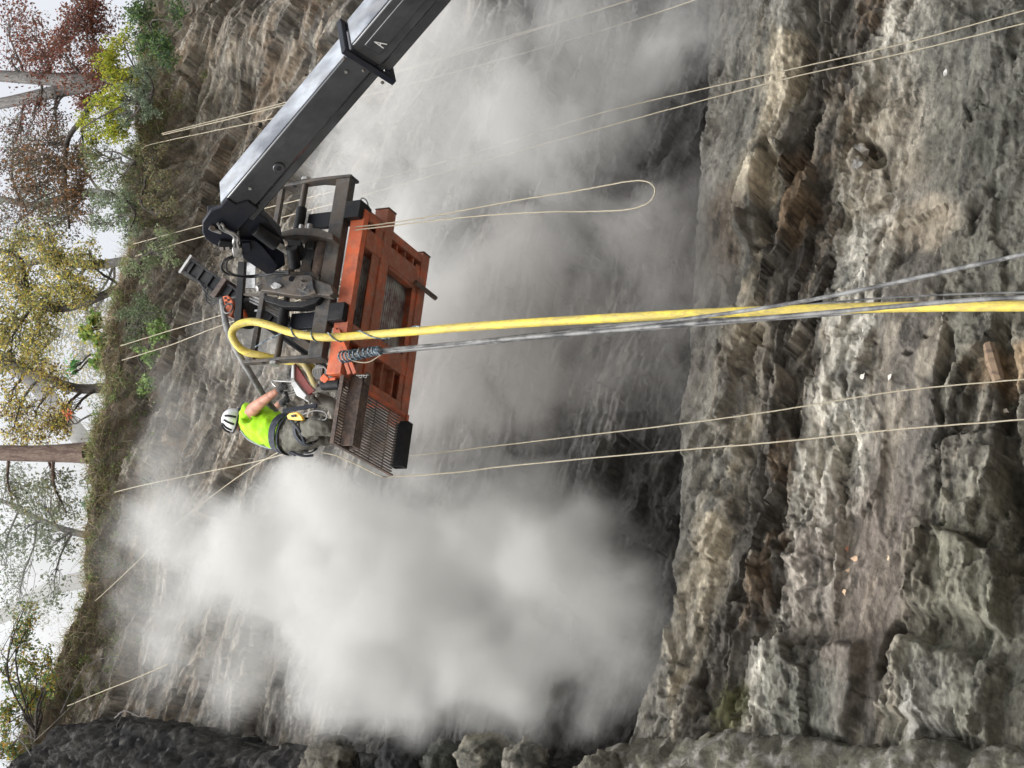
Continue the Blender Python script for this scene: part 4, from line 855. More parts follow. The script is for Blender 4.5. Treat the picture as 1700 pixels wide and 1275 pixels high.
# ------------------------------------------------------------------ left buttress, boulders, loose bits
nrs = np.random.RandomState(3)
def buttress(name, edge, Yv, roll, depth, seed, colf, amp, kind='structure', mscale=(1, 1, 1), bumpd=.04, fine=.022):
    """rock mass whose silhouette passes through photo pixels 'edge' at distance Yv, bulging away to the left and to the viewer"""
    E0 = [at(x, y, Yv(x)) for x, y in edge]; L = np.concatenate([[0], np.cumsum([(E0[i + 1] - E0[i]).length for i in range(len(E0) - 1)])])
    nu = int(L[-1] / fine); nv = int(depth / fine); u = np.linspace(0, L[-1], nu)
    X = np.interp(u, L, [p.x for p in E0]); Y = np.interp(u, L, [p.y for p in E0]); Z_ = np.interp(u, L, [p.z for p in E0])
    v = np.linspace(-roll * 1.2, depth, nv); U, V = np.meshgrid(u, v, indexing='ij')
    # round the shoulder: behind the silhouette the surface turns away from the viewer
    sh = np.where(V < roll, (V - roll) ** 2 / (2 * roll), 0)
    x = X[:, None] - np.abs(V) * .80 * (V > 0) - .25 * np.abs(V) * (V < 0); y = Y[:, None] + sh * 1.3 - .55 * np.clip(V, 0, None); z = Z_[:, None] + 0 * V
    edge_n = .10 * (fbm(U * 3.5, V * 0 + 3, seed + 31, 6, .7) - .5) * 2
    y += edge_n * 1.2; x += edge_n * .9
    d = amp * (.6 * facet(U * 2.6 + .3 * fbm(U * 3, V * 3, 7, 3), V * 2.6, seed + 60) + .6 * facet(U * 8, V * 8, seed + 61) + .5 * (fbm(U * 22, V * 22, seed + 41, 3, .8) - .5) + 1.6 * (terr(fbm(U * 1.4, V * 1.4, seed + 2, 5, .55), 6) - .5) + 2.2 * (fbm(U * .9, V * .9, seed, 5, .55) - .5) + .8 * (ridged(U * 2.2, V * 2.2, seed + 9, 5, .6) - .6) + .35 * (fbm(U * 9, V * 9, seed + 19, 4, .7) - .5))
    x += d * .45; y -= d * .75; z += .3 * d
    i_ = np.arange(nu * nv).reshape(nu, nv); f = np.stack([i_[:-1, :-1], i_[1:, :-1], i_[1:, 1:], i_[:-1, 1:]], -1).reshape(-1, 4)
    o = new_obj(name, fast_mesh(name, np.stack([x, y, z], -1).reshape(-1, 3), f, colf(U, V).reshape(-1, 3)), rock_mat(name, mscale, bumpd))
    return tag(o, kind=kind)
def colmix(c0, c1, c2, sc, seed):
    def f(U, V):
        a = fbm(U * sc, V * sc, seed, 5, .6)[..., None]; b = fbm(U * sc * 3, V * sc * 3, seed + 5, 4, .6)[..., None]
        c = np.array(c0) * (1 - sstep(.4, .6, a)) + np.array(c1) * sstep(.4, .6, a); k = sstep(.55, .68, b); return c * (1 - k) + np.array(c2) * k
    return f
buttress('dark_soil_bank', [(-60, 1370), (10, 1292), (32, 1250), (60, 1220), (110, 1214), (160, 1210), (215, 1214), (270, 1226), (330, 1244), (390, 1258), (470, 1262), (560, 1268), (650, 1272), (760, 1272), (860, 1276), (960, 1290)], lambda x: 12.4 - .0006 * x, .5, 3.2, 301,
         colmix((.055, .053, .054), (.10, .098, .094), (.19, .185, .17), 5.5, 305), .17, bumpd=.12)
buttress('rock_shelf', [(930, 1292), (960, 1268), (1010, 1243), (1060, 1232), (1150, 1222), (1262, 1222), (1380, 1238), (1480, 1244), (1600, 1249), (1780, 1254), (2100, 1262), (2500, 1275)], lambda x: 11.6, .22, 2.6, 401,
         colmix((.16, .155, .12), (.28, .27, .21), (.42, .40, .36), 3.5, 405), .10, bumpd=.08, fine=.026)
def boulder(px, py, Y, r, label, cols, seed, sq=(1, 1, 1), group='boulders at the lower left', sub=5):
    b = bmesh.new(); bmesh.ops.create_icosphere(b, subdivisions=sub, radius=1)
    P_ = np.array([v.co[:] for v in b.verts]); f = np.array([[v.index for v in q.verts] for q in b.faces]); b.free()
    n_ = fbm(P_[:, 0] * 1.6 + 5 + seed, P_[:, 1] * 1.6 + P_[:, 2] * 1.1 + seed, seed, 5, .55) + .6 * fbm(P_[:, 2] * 2.6 + 9, P_[:, 0] * 2 + seed, seed + 7, 5, .6)
    fct = facet(P_[:, 0] * 1.7 + P_[:, 1] * .9 + seed, P_[:, 2] * 1.8 - P_[:, 1] * .8 + 3, seed + 50, .9)
    n2_ = ridged(P_[:, 0] * 5 + seed, P_[:, 2] * 5 + P_[:, 1] * 3, seed + 3, 4, .6)
    P_ = P_ * (1 + .55 * (n_ - .8) + .22 * fct + .10 * (n2_ - .6))[:, None] * np.array(sq) * r
    c = at(px, py, Y); P_ = P_ + np.array(c[:])
    k = sstep(.70, .95, n_)[:, None]; col = np.array(cols[0]) * (1 - k) + np.array(cols[1]) * k
    return tag(new_obj('boulder', fast_mesh('boulder', P_, f, col), rock_mat('boulder stone', (1.6, 1.6, 1.6), .07)), label, 'boulder', group)
DK, LT, MID = (.05, .048, .045), (.46, .43, .35), (.15, .15, .125)
boulder(548, 1268, 11.8, .27, 'dark boulder with a pale crest beside the black soil bank', (DK, (.20, .185, .15)), 3, (1, 1, 1.15))
boulder(668, 1272, 11.7, .31, 'large smooth dark dome-shaped boulder at the picture edge', ((.04, .04, .042), (.07, .07, .066)), 8, (.9, 1, .8))
boulder(733, 1272, 11.8, .24, 'grey boulder squeezed between the dark dome and the pale crested rock', ((.11, .115, .10), MID), 15, (1, 1, .8))
boulder(806, 1266, 11.8, .28, 'pale crested boulder with a dark foot', (MID, (.36, .34, .27)), 23, (.85, 1, .95))
boulder(872, 1266, 11.7, .22, 'small rounded pale boulder next to the rock shelf', ((.13, .13, .11), (.33, .31, .26)), 29, (1, 1, .9))
boulder(765, 1240, 12.0, .06, 'small dark angular stone lying on top of the boulders', (DK, DK), 31, sub=3)
boulder(1000, 1290, 11.5, .22, 'light slab-like boulder at the foot of the rock shelf', ((.2, .19, .15), (.36, .34, .28)), 37)
def chip(px, py, off, r, name, label, cat, col, group=None, flat=.35, seed=1):
    s_, z_ = cliff_sz(px, py, off); p = cliff_depth(px, py) or rp(px, py, off); b = MB(); bmesh.ops.create_icosphere(b.bm, subdivisions=2, radius=r)
    rs_ = random.Random(seed)
    for v in b.bm.verts: v.co = Vector((v.co.x, v.co.y * flat, v.co.z)) * rs_.uniform(.7, 1.25)
    rot = Matrix.Rotation(rs_.uniform(0, 3), 4, 'Y')
    for v in b.bm.verts: v.co = rot @ v.co + p - ray(px, py).normalized() * .02
    return tag(b.build(name, mat(name + ' stone', col, .85, spots=tuple(c * .5 for c in col), spot_scale=18, bump=.6), smooth=False), label, cat, group)
chip(1428, 250, LOW + .15, .075, 'stone', 'white stone wedged in the dark crack of the lower rock wall', 'stone', (.62, .60, .56), None, .8, 2)
chip(1423, 272, LOW + .15, .055, 'stone', 'grey flat stone just under the white stone in the crack', 'stone', (.3, .29, .27), None, .7, 3)
chip(1572, 121, LOW, .035, 'stone', 'small white chip lying on the dark rock near the upper right corner', 'stone', (.5, .5, .48), None, .3, 4)
chip(1088, 413, .3, .030, 'stone', 'small dark falling stone in front of the dust below the rope loop', 'stone', (.05, .05, .05), None, .5, 5)
LFG = 'fallen leaves on the lower rock wall'
for i, (x, y, c, l) in enumerate(((1407, 911, (.45, .2, .12), 'rust red fallen leaf'), (1420, 928, (.55, .38, .25), 'pale brown fallen leaf below the rust red leaf'), (1410, 948, (.6, .42, .26), 'narrow tan fallen leaf between the others'), (1402, 982, (.68, .50, .33), 'largest peach coloured fallen leaf'),
                                   (1476, 928, (.62, .45, .30), 'lone tan fallen leaf away from the cluster'), (1432, 606 + 20, (.70, .68, .6), 'whitish leaf hanging on a stalk'), (1478, 625, (.70, .66, .58), 'tiny white leaf near the two lower ropes'), (1670, 682, (.65, .6, .5), 'pale leaf close to the bottom end of the lowest ropes'))):
    p = (cliff_depth(x, y) or rp(x, y, LOW)) - ray(x, y).normalized() * .03
    m = MB(); sz = random.uniform(.026, .042); a0 = random.uniform(0, 6.28); pts = []
    for k in range(12):
        an = k * math.pi / 6; rr = sz * (1.25 if k == 0 else random.uniform(.45, .8)); pts.append(p + (CE * math.cos(a0 + an) + Vector((0, 0, 1)) * math.sin(a0 + an) * .8) * rr + CN * random.uniform(0, .02))
    m.poly(pts); tag(m.build('fallen_leaf', mat('dry leaf', c, .7)), l + ' on the lower rock wall', 'leaf', LFG)
m = MB(); m.tube([rp(1641, 572, LOW + .42), rp(1648, 600, LOW + .45), rp(1658, 632, LOW + .42)], [.045, .06, .05], 7)
tag(m.build('wooden_log', mat('old wood', (.20, .14, .09), .85, spots=(.1, .07, .05), spot_scale=6, bump=.6, bump_scale=12, stretch=(4, 4, .5))), 'short brown split log stuck in the rock wall near the lower right', 'log')

# ------------------------------------------------------------------ foliage helpers
def leaf_mat(name, transl=.5):
    m = bpy.data.materials.new(name); m.use_nodes = True; t = m.node_tree; b = t.nodes['Principled BSDF']; out = t.nodes['Material Output']
    vc = t.nodes.new('ShaderNodeVertexColor'); vc.layer_name = 'Col'; b.inputs['Roughness'].default_value = .55
    t.links.new(vc.outputs[0], b.inputs['Base Color'])
    tr_ = t.nodes.new('ShaderNodeBsdfTranslucent'); t.links.new(vc.outputs[0], tr_.inputs['Color'])
    mx = t.nodes.new('ShaderNodeMixShader'); mx.inputs[0].default_value = transl
    t.links.new(b.outputs[0], mx.inputs[1]); t.links.new(tr_.outputs[0], mx.inputs[2]); t.links.new(mx.outputs[0], out.inputs['Surface'])
    return m
LEAF = leaf_mat('leaf')
def bark(name, c, c2): return mat(name, c, .9, spots=c2, spot_scale=5, spot_amt=.8, bump=1.0, bump_scale=9, stretch=(3, 3, .6), bdist=.05, spec=.2, grime=tuple(x * .6 for x in c))
BARK_G = bark('grey bark', (.12, .115, .11), (.20, .19, .18)); BARK_B = bark('brown bark', (.085, .055, .043), (.17, .125, .10)); BARK_D = bark('dark bark', (.045, .038, .034), (.09, .08, .07))
def leaves(clumps, size, cols, seed, droop=.3, round_=.5):
    """clumps: list of (centre, radius, number). returns verts, faces, colours of leaf-shaped pointed quads (two per leaf, folded)"""
    rs = np.random.RandomState(seed); V, Cc = [], []
    cols = np.array(cols)
    for c, r, n in clumps:
        r = np.array(r if hasattr(r, '__len__') else (r, r, r)); d = rs.normal(size=(n, 3)); d /= np.linalg.norm(d, axis=1)[:, None]
        p = np.array(c[:]) + d * (rs.rand(n, 1) ** .45) * r
        ax_ = rs.normal(size=(n, 3)); ax_[:, 2] -= droop; ax_ /= np.linalg.norm(ax_, axis=1)[:, None]
        sd_ = np.cross(ax_, rs.normal(size=(n, 3))); sd_ /= np.linalg.norm(sd_, axis=1)[:, None] + 1e-6
        s = size * rs.uniform(.55, 1.35, (n, 1)); w_ = s * round_ * rs.uniform(.7, 1.2, (n, 1)); nn = np.cross(ax_, sd_) * s * .12
        V.append(np.stack([p, p + ax_ * s * .45 + sd_ * w_ * .5 + nn, p + ax_ * s, p + ax_ * s * .45 - sd_ * w_ * .5 + nn], 1))
        k = rs.randint(0, len(cols), n); cc = cols[k] * rs.uniform(.6, 1.3, (n, 1)); Cc.append(np.repeat(cc[:, None], 4, 1))
    V = np.concatenate(V).reshape(-1, 3); Cc = np.clip(np.concatenate(Cc).reshape(-1, 3), 0, 1)
    return V, np.arange(len(V)).reshape(-1, 4), Cc
def limb(m, p, q, r0, r1, rs, bend=.12, n=6):
    p, q = Vector(p), Vector(q); L_ = (q - p).length; pts = []
    o1 = Vector((rs.uniform(-1, 1), rs.uniform(-1, 1), rs.uniform(-.2, 1))) * L_ * bend; o2 = Vector((rs.uniform(-1, 1), rs.uniform(-1, 1), rs.uniform(-1, 1))) * L_ * bend * .6
    for i in range(n + 1):
        t = i / n; pts.append(p.lerp(q, t) + o1 * math.sin(t * math.pi) + o2 * math.sin(2 * t * math.pi))
    m.tube(pts, [r0 + (r1 - r0) * i / n for i in range(n + 1)], 7, True); return pts
def tree(name, label, cat, trunk, clusters, leafsize, cols, bk_, seed, group=None, density=1.0, twigs=5, trunk_part='trunk', rnd=.5, leaf_part='crown', base=True):
    """trunk: list of (px,py,Y,r) from base up. clusters: (px,py,Y,radius,number)"""
    rs = random.Random(seed); T_ = [(at(x, y, Y), r) for x, y, Y, r in trunk]
    root = empty(name, T_[0][0], label, cat, group); m = MB()
    sp_ = spline([p for p, _ in T_], 6); rr = np.interp(np.linspace(0, len(T_) - 1, len(sp_)), range(len(T_)), [r for _, r in T_])
    m.tube(sp_, list(rr), 12); m.build(trunk_part, bk_, root)
    cl = []
    for x, y, Y, r, n in clusters:
        m = MB()
        c = at(x, y, Y); j = min(range(len(sp_)), key=lambda i: (sp_[i] - c).length + max(0, sp_[i].z - c.z) * 1.5)
        br_ = limb(m, sp_[j], c, min(rr[j] * .5, .032), .006, rs)
        for k in range(twigs + 8):
            s0 = br_[rs.randint(2, len(br_) - 1)]; v = Vector((rs.gauss(0, 1), rs.gauss(0, 1), rs.gauss(.1, .8))).normalized() * r * rs.uniform(.5, 1.05)
            tw = limb(m, s0, c + v, .006, .0025, rs, .2, 5)
            for q in (tw[-1], tw[-2]): cl.append((q, r * .36, max(4, int(n * density * 1.7 / twigs / 2.4))))
        cl.append((c, r * .7, int(n * density * .2)))
        m.build('branch', bk_, root)
    v, f, c = leaves(cl, leafsize, cols, seed, rnd=rnd) if False else leaves(cl, leafsize, cols, seed, .3, rnd)
    new_obj(leaf_part, fast_mesh(leaf_part, v, f, c, False), LEAF, root)
    return root
RED = [(.22, .07, .05), (.15, .06, .045), (.26, .11, .06), (.12, .07, .045)]
BRN = [(.13, .085, .05), (.09, .07, .05), (.17, .10, .05), (.10, .09, .05)]
YEL = [(.70, .56, .10), (.52, .44, .10), (.36, .34, .12), (.48, .34, .10), (.30, .34, .10)]
YGR = [(.42, .46, .03), (.30, .36, .04), (.50, .44, .05), (.20, .25, .05)]
GRN = [(.07, .13, .04), (.11, .19, .06), (.16, .24, .08), (.08, .11, .05)]
OLV = [(.16, .17, .08), (.22, .22, .10), (.10, .11, .06), (.28, .25, .12)]
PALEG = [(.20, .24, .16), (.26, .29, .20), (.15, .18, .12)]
TG = 'trees standing above the cliff'
tree('leafy_tree', 'grey forked tree with dull red autumn leaves at the upper left', 'tree', [(250, 130, 16.6, .16), (180, 134, 16.6, .13), (100, 132, 16.6, .115), (0, 126, 16.6, .10), (-120, 118, 16.6, .09)],
     [(140, 45, 16.2, .55, 800), (110, 95, 16.3, .5, 600), (165, 110, 16.2, .4, 450), (60, 60, 16.4, .5, 350), (70, 110, 16.4, .4, 260), (20, 30, 16.5, .5, 220), (150, 10, 16.3, .5, 500), (150, 160, 16.2, .3, 250), (20, 90, 16.5, .5, 120), (60, 185, 16.5, .3, 110)], .058, RED, BARK_G, 11, TG, twigs=9)
tree('leafy_tree', 'second grey trunk leaning beside the forked one, with thin brown leaves', 'tree', [(240, 120, 16.9, .15), (150, 141, 16.9, .12), (80, 155, 16.9, .11), (0, 172, 16.9, .10), (-120, 190, 16.9, .09)],
     [(50, 210, 16.7, .5, 200), (90, 190, 16.7, .35, 120), (20, 250, 16.7, .55, 200), (90, 250, 16.8, .35, 120)], .055, BRN + RED, BARK_G, 12, TG, twigs=9)
tree('leafy_tree', 'thin dark branching tree with brown leaves above the yellow-green bush', 'tree', [(215, 190, 15.8, .07), (160, 168, 15.8, .055), (135, 200, 15.8, .045), (112, 235, 15.8, .04), (108, 300, 15.8, .03), (115, 380, 15.8, .02)],
     [(90, 280, 15.7, .45, 420), (120, 310, 15.7, .4, 420), (60, 310, 15.9, .5, 280), (30, 270, 15.9, .5, 220), (130, 270, 15.7, .3, 220), (80, 240, 15.8, .35, 180), (30, 340, 16, .5, 200), (140, 330, 15.7, .35, 260)], .052, BRN + [(.30, .14, .05)], BARK_D, 13, TG, twigs=9)
tree('leafy_tree', 'yellow-leaved tree with a crooked dark trunk at the left edge', 'tree', [(215, 470, 16.4, .07), (120, 510, 16.4, .06), (55, 505, 16.4, .055), (40, 455, 16.4, .05), (25, 425, 16.4, .045), (-60, 400, 16.4, .04)],
     [(35, 465, 16.2, .45, 420), (95, 420, 16.2, .4, 420), (75, 500, 16.2, .45, 450), (20, 540, 16.3, .45, 450), (130, 480, 16, .35, 320), (150, 420, 15.9, .3, 200), (60, 560, 16.2, .4, 380), (20, 600, 16.4, .4, 240), (15, 420, 16.5, .4, 200)], .062, YEL + OLV, BARK_D, 14, TG, twigs=9)
tree('leafy_tree', 'yellow and brown leaved tree just behind the thick brown trunk', 'tree', [(200, 640, 17.2, .09), (130, 645, 17.2, .08), (60, 620, 17.2, .07), (0, 600, 17.2, .06), (-80, 580, 17.2, .05)],
     [(90, 640, 16.8, .4, 320), (60, 690, 16.9, .45, 340), (20, 660, 17, .4, 260), (85, 720, 16.6, .35, 320), (20, 720, 16.8, .35, 240), (60, 600, 17, .3, 180), (110, 690, 16.6, .25, 160)], .056, YEL + BRN + [(.5, .35, .05)], BARK_D, 15, TG, twigs=9)
tree('tree_trunk', 'thick rough brown trunk standing alone at the cliff edge', 'tree', [(150, 752, 15.4, .17), (120, 752, 15.4, .15), (70, 753, 15.4, .13), (0, 752, 15.4, .125), (-120, 750, 15.4, .12)],
     [(95, 800, 15.6, .35, 150), (40, 830, 15.8, .45, 170), (110, 850, 15.7, .3, 120), (-40, 800, 15.6, .5, 100)], .06, OLV + PALEG, BARK_B, 16, TG, twigs=8)
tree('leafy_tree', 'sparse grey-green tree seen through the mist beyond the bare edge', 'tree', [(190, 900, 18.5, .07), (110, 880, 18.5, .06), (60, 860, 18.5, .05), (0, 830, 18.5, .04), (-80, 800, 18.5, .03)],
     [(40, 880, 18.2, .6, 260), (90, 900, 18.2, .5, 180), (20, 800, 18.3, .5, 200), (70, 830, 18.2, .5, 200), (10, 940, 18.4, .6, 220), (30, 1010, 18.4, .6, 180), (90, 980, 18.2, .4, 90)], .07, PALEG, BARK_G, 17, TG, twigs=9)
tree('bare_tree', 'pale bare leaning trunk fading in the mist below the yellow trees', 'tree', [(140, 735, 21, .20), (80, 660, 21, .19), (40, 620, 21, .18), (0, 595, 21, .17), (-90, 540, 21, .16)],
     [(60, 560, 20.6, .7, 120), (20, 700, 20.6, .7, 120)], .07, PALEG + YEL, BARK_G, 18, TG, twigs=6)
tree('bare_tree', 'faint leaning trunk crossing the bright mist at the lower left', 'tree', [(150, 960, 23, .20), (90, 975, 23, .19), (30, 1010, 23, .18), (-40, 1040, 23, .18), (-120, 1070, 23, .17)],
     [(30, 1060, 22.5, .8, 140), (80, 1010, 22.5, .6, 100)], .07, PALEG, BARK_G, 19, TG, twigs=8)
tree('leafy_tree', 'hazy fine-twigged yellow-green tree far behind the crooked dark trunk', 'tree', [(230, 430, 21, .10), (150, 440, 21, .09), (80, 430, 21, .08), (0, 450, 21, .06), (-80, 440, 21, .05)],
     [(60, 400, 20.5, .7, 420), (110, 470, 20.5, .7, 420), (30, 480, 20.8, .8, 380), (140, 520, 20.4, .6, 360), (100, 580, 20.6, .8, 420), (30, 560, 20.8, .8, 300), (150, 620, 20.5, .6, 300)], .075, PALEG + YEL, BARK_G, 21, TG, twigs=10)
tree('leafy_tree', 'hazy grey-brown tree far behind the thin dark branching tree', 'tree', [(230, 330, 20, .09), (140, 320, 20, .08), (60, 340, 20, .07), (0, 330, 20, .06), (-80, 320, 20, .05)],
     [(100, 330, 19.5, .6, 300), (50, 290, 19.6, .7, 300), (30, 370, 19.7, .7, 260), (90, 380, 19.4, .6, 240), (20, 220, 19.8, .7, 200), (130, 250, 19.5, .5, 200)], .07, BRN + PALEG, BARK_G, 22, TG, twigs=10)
# shrubs on the brow
def shrub(label, cl, size, cols, seed, base, rnd=.5, group='shrubs along the cliff edge', cat='shrub'):
    rs = random.Random(seed); b_ = at(*base); root = empty('shrub', b_, label, cat, group); m = MB(); q = []
    for x, y, Y, r, n in cl:
        c = at(x, y, Y); w_ = limb(m, b_ + Vector((rs.uniform(-.1, .1), 0, 0)), c, .018, .006, rs, .15)
        for k in range(6):
            v = Vector((rs.gauss(0, 1), rs.gauss(0, 1), rs.gauss(0, 1))).normalized() * r * rs.uniform(.4, 1); tw = limb(m, w_[rs.randint(3, 6)], c + v, .007, .003, rs, .15, 4)
            q.append((tw[-1], r * .42, n // 8)); q.append((tw[-2], r * .3, n // 14))
        q.append((c, r * .6, n // 6))
    m.build('stems', BARK_D, root); v, f, c = leaves(q, size, cols, seed, .2, rnd); new_obj('foliage', fast_mesh('foliage', v, f, c, False), LEAF, root)
shrub('bright yellow-green shrub high on the cliff edge below the red leaves', [(190, 95, 15.3, .32, 700), (200, 130, 15.2, .3, 600), (180, 165, 15.3, .35, 800), (175, 200, 15.3, .35, 900), (200, 215, 15.2, .25, 500), (205, 165, 15.1, .25, 400), (150, 215, 15.4, .25, 300), (205, 70, 15.3, .3, 400)], .05, YGR, 31, (250, 160, 15.0), .5)
shrub('dark green leafy shrub hanging over the upper right part of the edge', [(245, 70, 14.9, .28, 500), (262, 82, 14.8, .25, 450), (278, 96, 14.7, .15, 150), (240, 35, 15.0, .3, 450), (230, 10, 15.0, .3, 400), (285, 30, 14.8, .25, 220)], .05, GRN + [(.05, .10, .05)], 32, (255, 60, 15.0), .6)
shrub('grey-green feathery shrub below the dark green one', [(240, 115, 14.9, .28, 600), (230, 150, 14.9, .25, 450), (245, 185, 14.8, .18, 260), (215, 195, 15.0, .2, 260)], .045, [(.17, .22, .15), (.24, .30, .21), (.12, .17, .10)], 33, (255, 150, 14.9), .35)
shrub('olive brown thicket at the foot of the yellow-green shrub', [(150, 245, 15.4, .3, 420), (170, 270, 15.3, .3, 420), (200, 290, 15.1, .3, 420), (215, 245, 15.0, .2, 240)], .045, OLV + [(.12, .20, .06)], 34, (225, 270, 15.0), .45)
shrub('pale misty green shrub between the thicket and the bare soil', [(175, 320, 15.2, .35, 480), (195, 350, 15.0, .3, 480), (210, 330, 14.9, .25, 300), (165, 370, 15.2, .25, 220), (215, 385, 14.9, .25, 260)], .05, PALEG + [(.22, .30, .14)], 35, (225, 350, 14.9), .5)
shrub('pale green vines spilling over the edge below the boom head', [(250, 420, 14.6, .22, 320), (270, 400, 14.4, .2, 260), (235, 450, 14.6, .22, 300), (285, 430, 14.3, .16, 160)], .045, [(.20, .28, .14), (.30, .36, .20), (.26, .28, .14)], 44, (235, 425, 14.8), .45)
shrub('tangled brown and green brush hanging beneath the misty shrub', [(245, 330, 14.6, .25, 320), (265, 300, 14.5, .22, 260), (255, 260, 14.6, .25, 320), (280, 350, 14.4, .2, 200)], .042, OLV + [(.18, .12, .07)], 45, (240, 310, 14.8), .4)
shrub('small bright green plants on the bank under the two drill ropes', [(250, 590, 14.5, .16, 140), (268, 560, 14.4, .18, 200), (240, 640, 14.6, .2, 180), (262, 545, 14.4, .14, 140)], .055, [(.20, .32, .10), (.30, .42, .14), (.14, .2, .08)], 46, (235, 590, 14.7), .6)
shrub('broad-leaved green sapling growing out of the edge by the drill', [(150, 545, 15.0, .18, 90), (165, 570, 14.9, .16, 120), (170, 600, 14.9, .14, 90), (155, 525, 15.0, .15, 60)], .095, [(.20, .30, .08), (.28, .36, .09), (.38, .38, .08), (.13, .22, .06)], 36, (195, 560, 14.9), .75)
shrub('low grey-green brush on the edge above the two drill ropes', [(235, 500, 14.6, .22, 300), (245, 530, 14.5, .25, 380), (225, 550, 14.6, .22, 300), (215, 520, 14.7, .25, 320), (260, 520, 14.4, .16, 200)], .042, [(.13, .17, .09), (.19, .25, .13), (.10, .12, .07)], 37, (215, 530, 14.8), .45)
shrub('small plant with long dangling leaves against the sky at the left edge', [(120, 610, 14.8, .12, 14), (122, 620, 14.8, .10, 12)], .12, [(.09, .26, .07), (.12, .32, .09)], 38, (150, 592, 14.9), .55)
shrub('green brush around the foot of the thick brown trunk', [(165, 690, 14.9, .22, 300), (185, 760, 14.7, .22, 350), (165, 785, 14.9, .2, 260), (150, 800, 15, .2, 180), (180, 700, 14.8, .2, 250)], .045, OLV + GRN, 39, (190, 740, 14.9), .4)
shrub('grey-green tuft on the edge left of the slanting rope', [(150, 830, 14.9, .12, 160), (152, 846, 14.9, .12, 120)], .045, [(.12, .2, .11), (.2, .28, .16)], 40, (162, 838, 14.9), .5)
shrub('green and yellow bush filling the lower left corner', [(40, 1010, 12.6, .2, 160), (30, 1060, 12.6, .25, 300), (55, 1100, 12.6, .22, 260), (25, 1140, 12.7, .3, 500), (50, 1165, 12.6, .22, 320), (15, 1200, 12.7, .3, 600), (80, 1130, 12.5, .18, 200), (0, 1090, 12.8, .3, 300), (10, 1245, 12.5, .3, 500), (80, 1085, 12.6, .15, 100)], .05, [(.12, .20, .07), (.20, .28, .10), (.42, .36, .06), (.40, .24, .06), (.09, .15, .06)], 41, (60, 1215, 12.4), .55)
shrub('thin sprig with orange leaves beside the thick trunk', [(112, 688, 15.2, .07, 22)], .075, [(.75, .20, .10), (.6, .25, .12)], 42, (160, 690, 15.0), .6)
# rosette plant with long blunt leaves
def rosette(px, py, Y, n, ln, label, seed):
    rs = random.Random(seed); c = at(px, py, Y); root = empty('rosette_plant', c, label, 'plant', 'rosette plants by the trunk'); 
    for k in range(n):
        a = 2 * math.pi * k / n + rs.uniform(-.2, .2); d = (XR * math.cos(a) + Vector((0, 0, 1)) * math.sin(a) * .9 - Vector((0, .45, 0))).normalized(); sd_ = d.cross(Vector((0, 1, 0))).normalized()
        m = MB(); l = ln * rs.uniform(.7, 1.1); prev = None
        for i in range(7):
            t = i / 6; w_ = .030 * math.sin(min(1, t * 1.15 + .12) * math.pi * .92) + .004; p = c + d * l * t - Vector((0, 0, 1)) * .05 * t * t
            a_, b_ = m.bm.verts.new(p - sd_ * w_), m.bm.verts.new(p + sd_ * w_)
            if prev: m.bm.faces.new((prev[0], prev[1], b_, a_))
            prev = (a_, b_)
        o = m.build('leaf', mat('pale blue-green leaf', (.22 + .05 * rs.random(), .30, .19), .6, spots=(.14, .2, .12), spot_scale=20), root); so_ = o.modifiers.new('s', 'SOLIDIFY'); so_.thickness = .004
rosette(160, 722, 14.6, 9, .17, 'pale green rosette with blunt leaves just above the thick trunk', 51)
rosette(178, 736, 14.5, 7, .12, 'smaller rosette tucked beside the larger pale one', 52)
# roots, dry grass and twigs hanging from the brow: nobody could count them
def strands(name, n, xr, fo, ln, rad_, cols, seed, kind_label, droop=1.0, curl=.5):
    rs = np.random.RandomState(seed); V = []; Fc = []; Cc = []; cols = np.array(cols); K = 6
    s_lo, s_hi = xr
    for i in range(n):
        s = rs.uniform(s_lo, s_hi); zt_ = np.interp(s, TX, TZ); z0 = zt_ - abs(rs.normal(0, fo)) + .08; ii = int(np.clip(np.searchsorted(sx, s), 0, nI - 1)); jj = int(np.clip(np.searchsorted(Z[ii], z0), 0, nJ - 1))
        p = CB + CE * float(s) + CN * float(D[ii, jj] + .01); p = np.array((p.x, p.y, min(z0, zt[ii, 0])))
        d = rs.normal(size=3); d[2] = abs(d[2]) * (1 - droop) - droop * .5 * rs.rand(); d += np.array(CN[:]) * .7; d /= np.linalg.norm(d); L_ = ln * rs.uniform(.3, 1.3); w_ = np.cross(d, (0, .2, 1.)); w_ /= np.linalg.norm(w_) + 1e-6
        c = cols[rs.randint(len(cols))] * rs.uniform(.6, 1.3); b0_ = len(V); cv = rs.normal(size=3) * curl
        for k in range(K):
            t = k / (K - 1); q = p + d * L_ * t + (np.array((0, 0, -1.0)) * droop + cv * .5) * L_ * t * t * .5; r_ = rad_ * (1 - .8 * t)
            V += [q - w_ * r_, q + w_ * r_]; Cc += [c, c]
            if k: e = b0_ + 2 * k; Fc.append((e - 2, e - 1, e + 1, e))
    tag(new_obj(name, fast_mesh(name, np.array(V), np.array(Fc), np.clip(np.array(Cc), 0, 1)), LEAF), kind='stuff'); return
gc = []
rg = random.Random(77)
for i in range(900):
    s_ = rg.uniform(-5.4, 6.2); z_ = float(np.interp(s_, TX, TZ)); k = vnoise(np.array([s_ * 1.7]), np.array([4.4]), 88)[0]
    if k < .38 and rg.random() < .75: continue
    dz = abs(rg.gauss(0, .38)) * (.3 + 1.3 * k); ii = int(np.clip(np.searchsorted(sx, s_), 0, nI - 1)); jj = int(np.clip(np.searchsorted(Z[ii], z_ - dz), 0, nJ - 1))
    q = CB + CE * s_ + CN * float(D[ii, jj] + .03); gc.append((Vector((q.x, q.y, z_ - dz + .05)), rg.uniform(.05, .14), rg.randint(14, 42)))
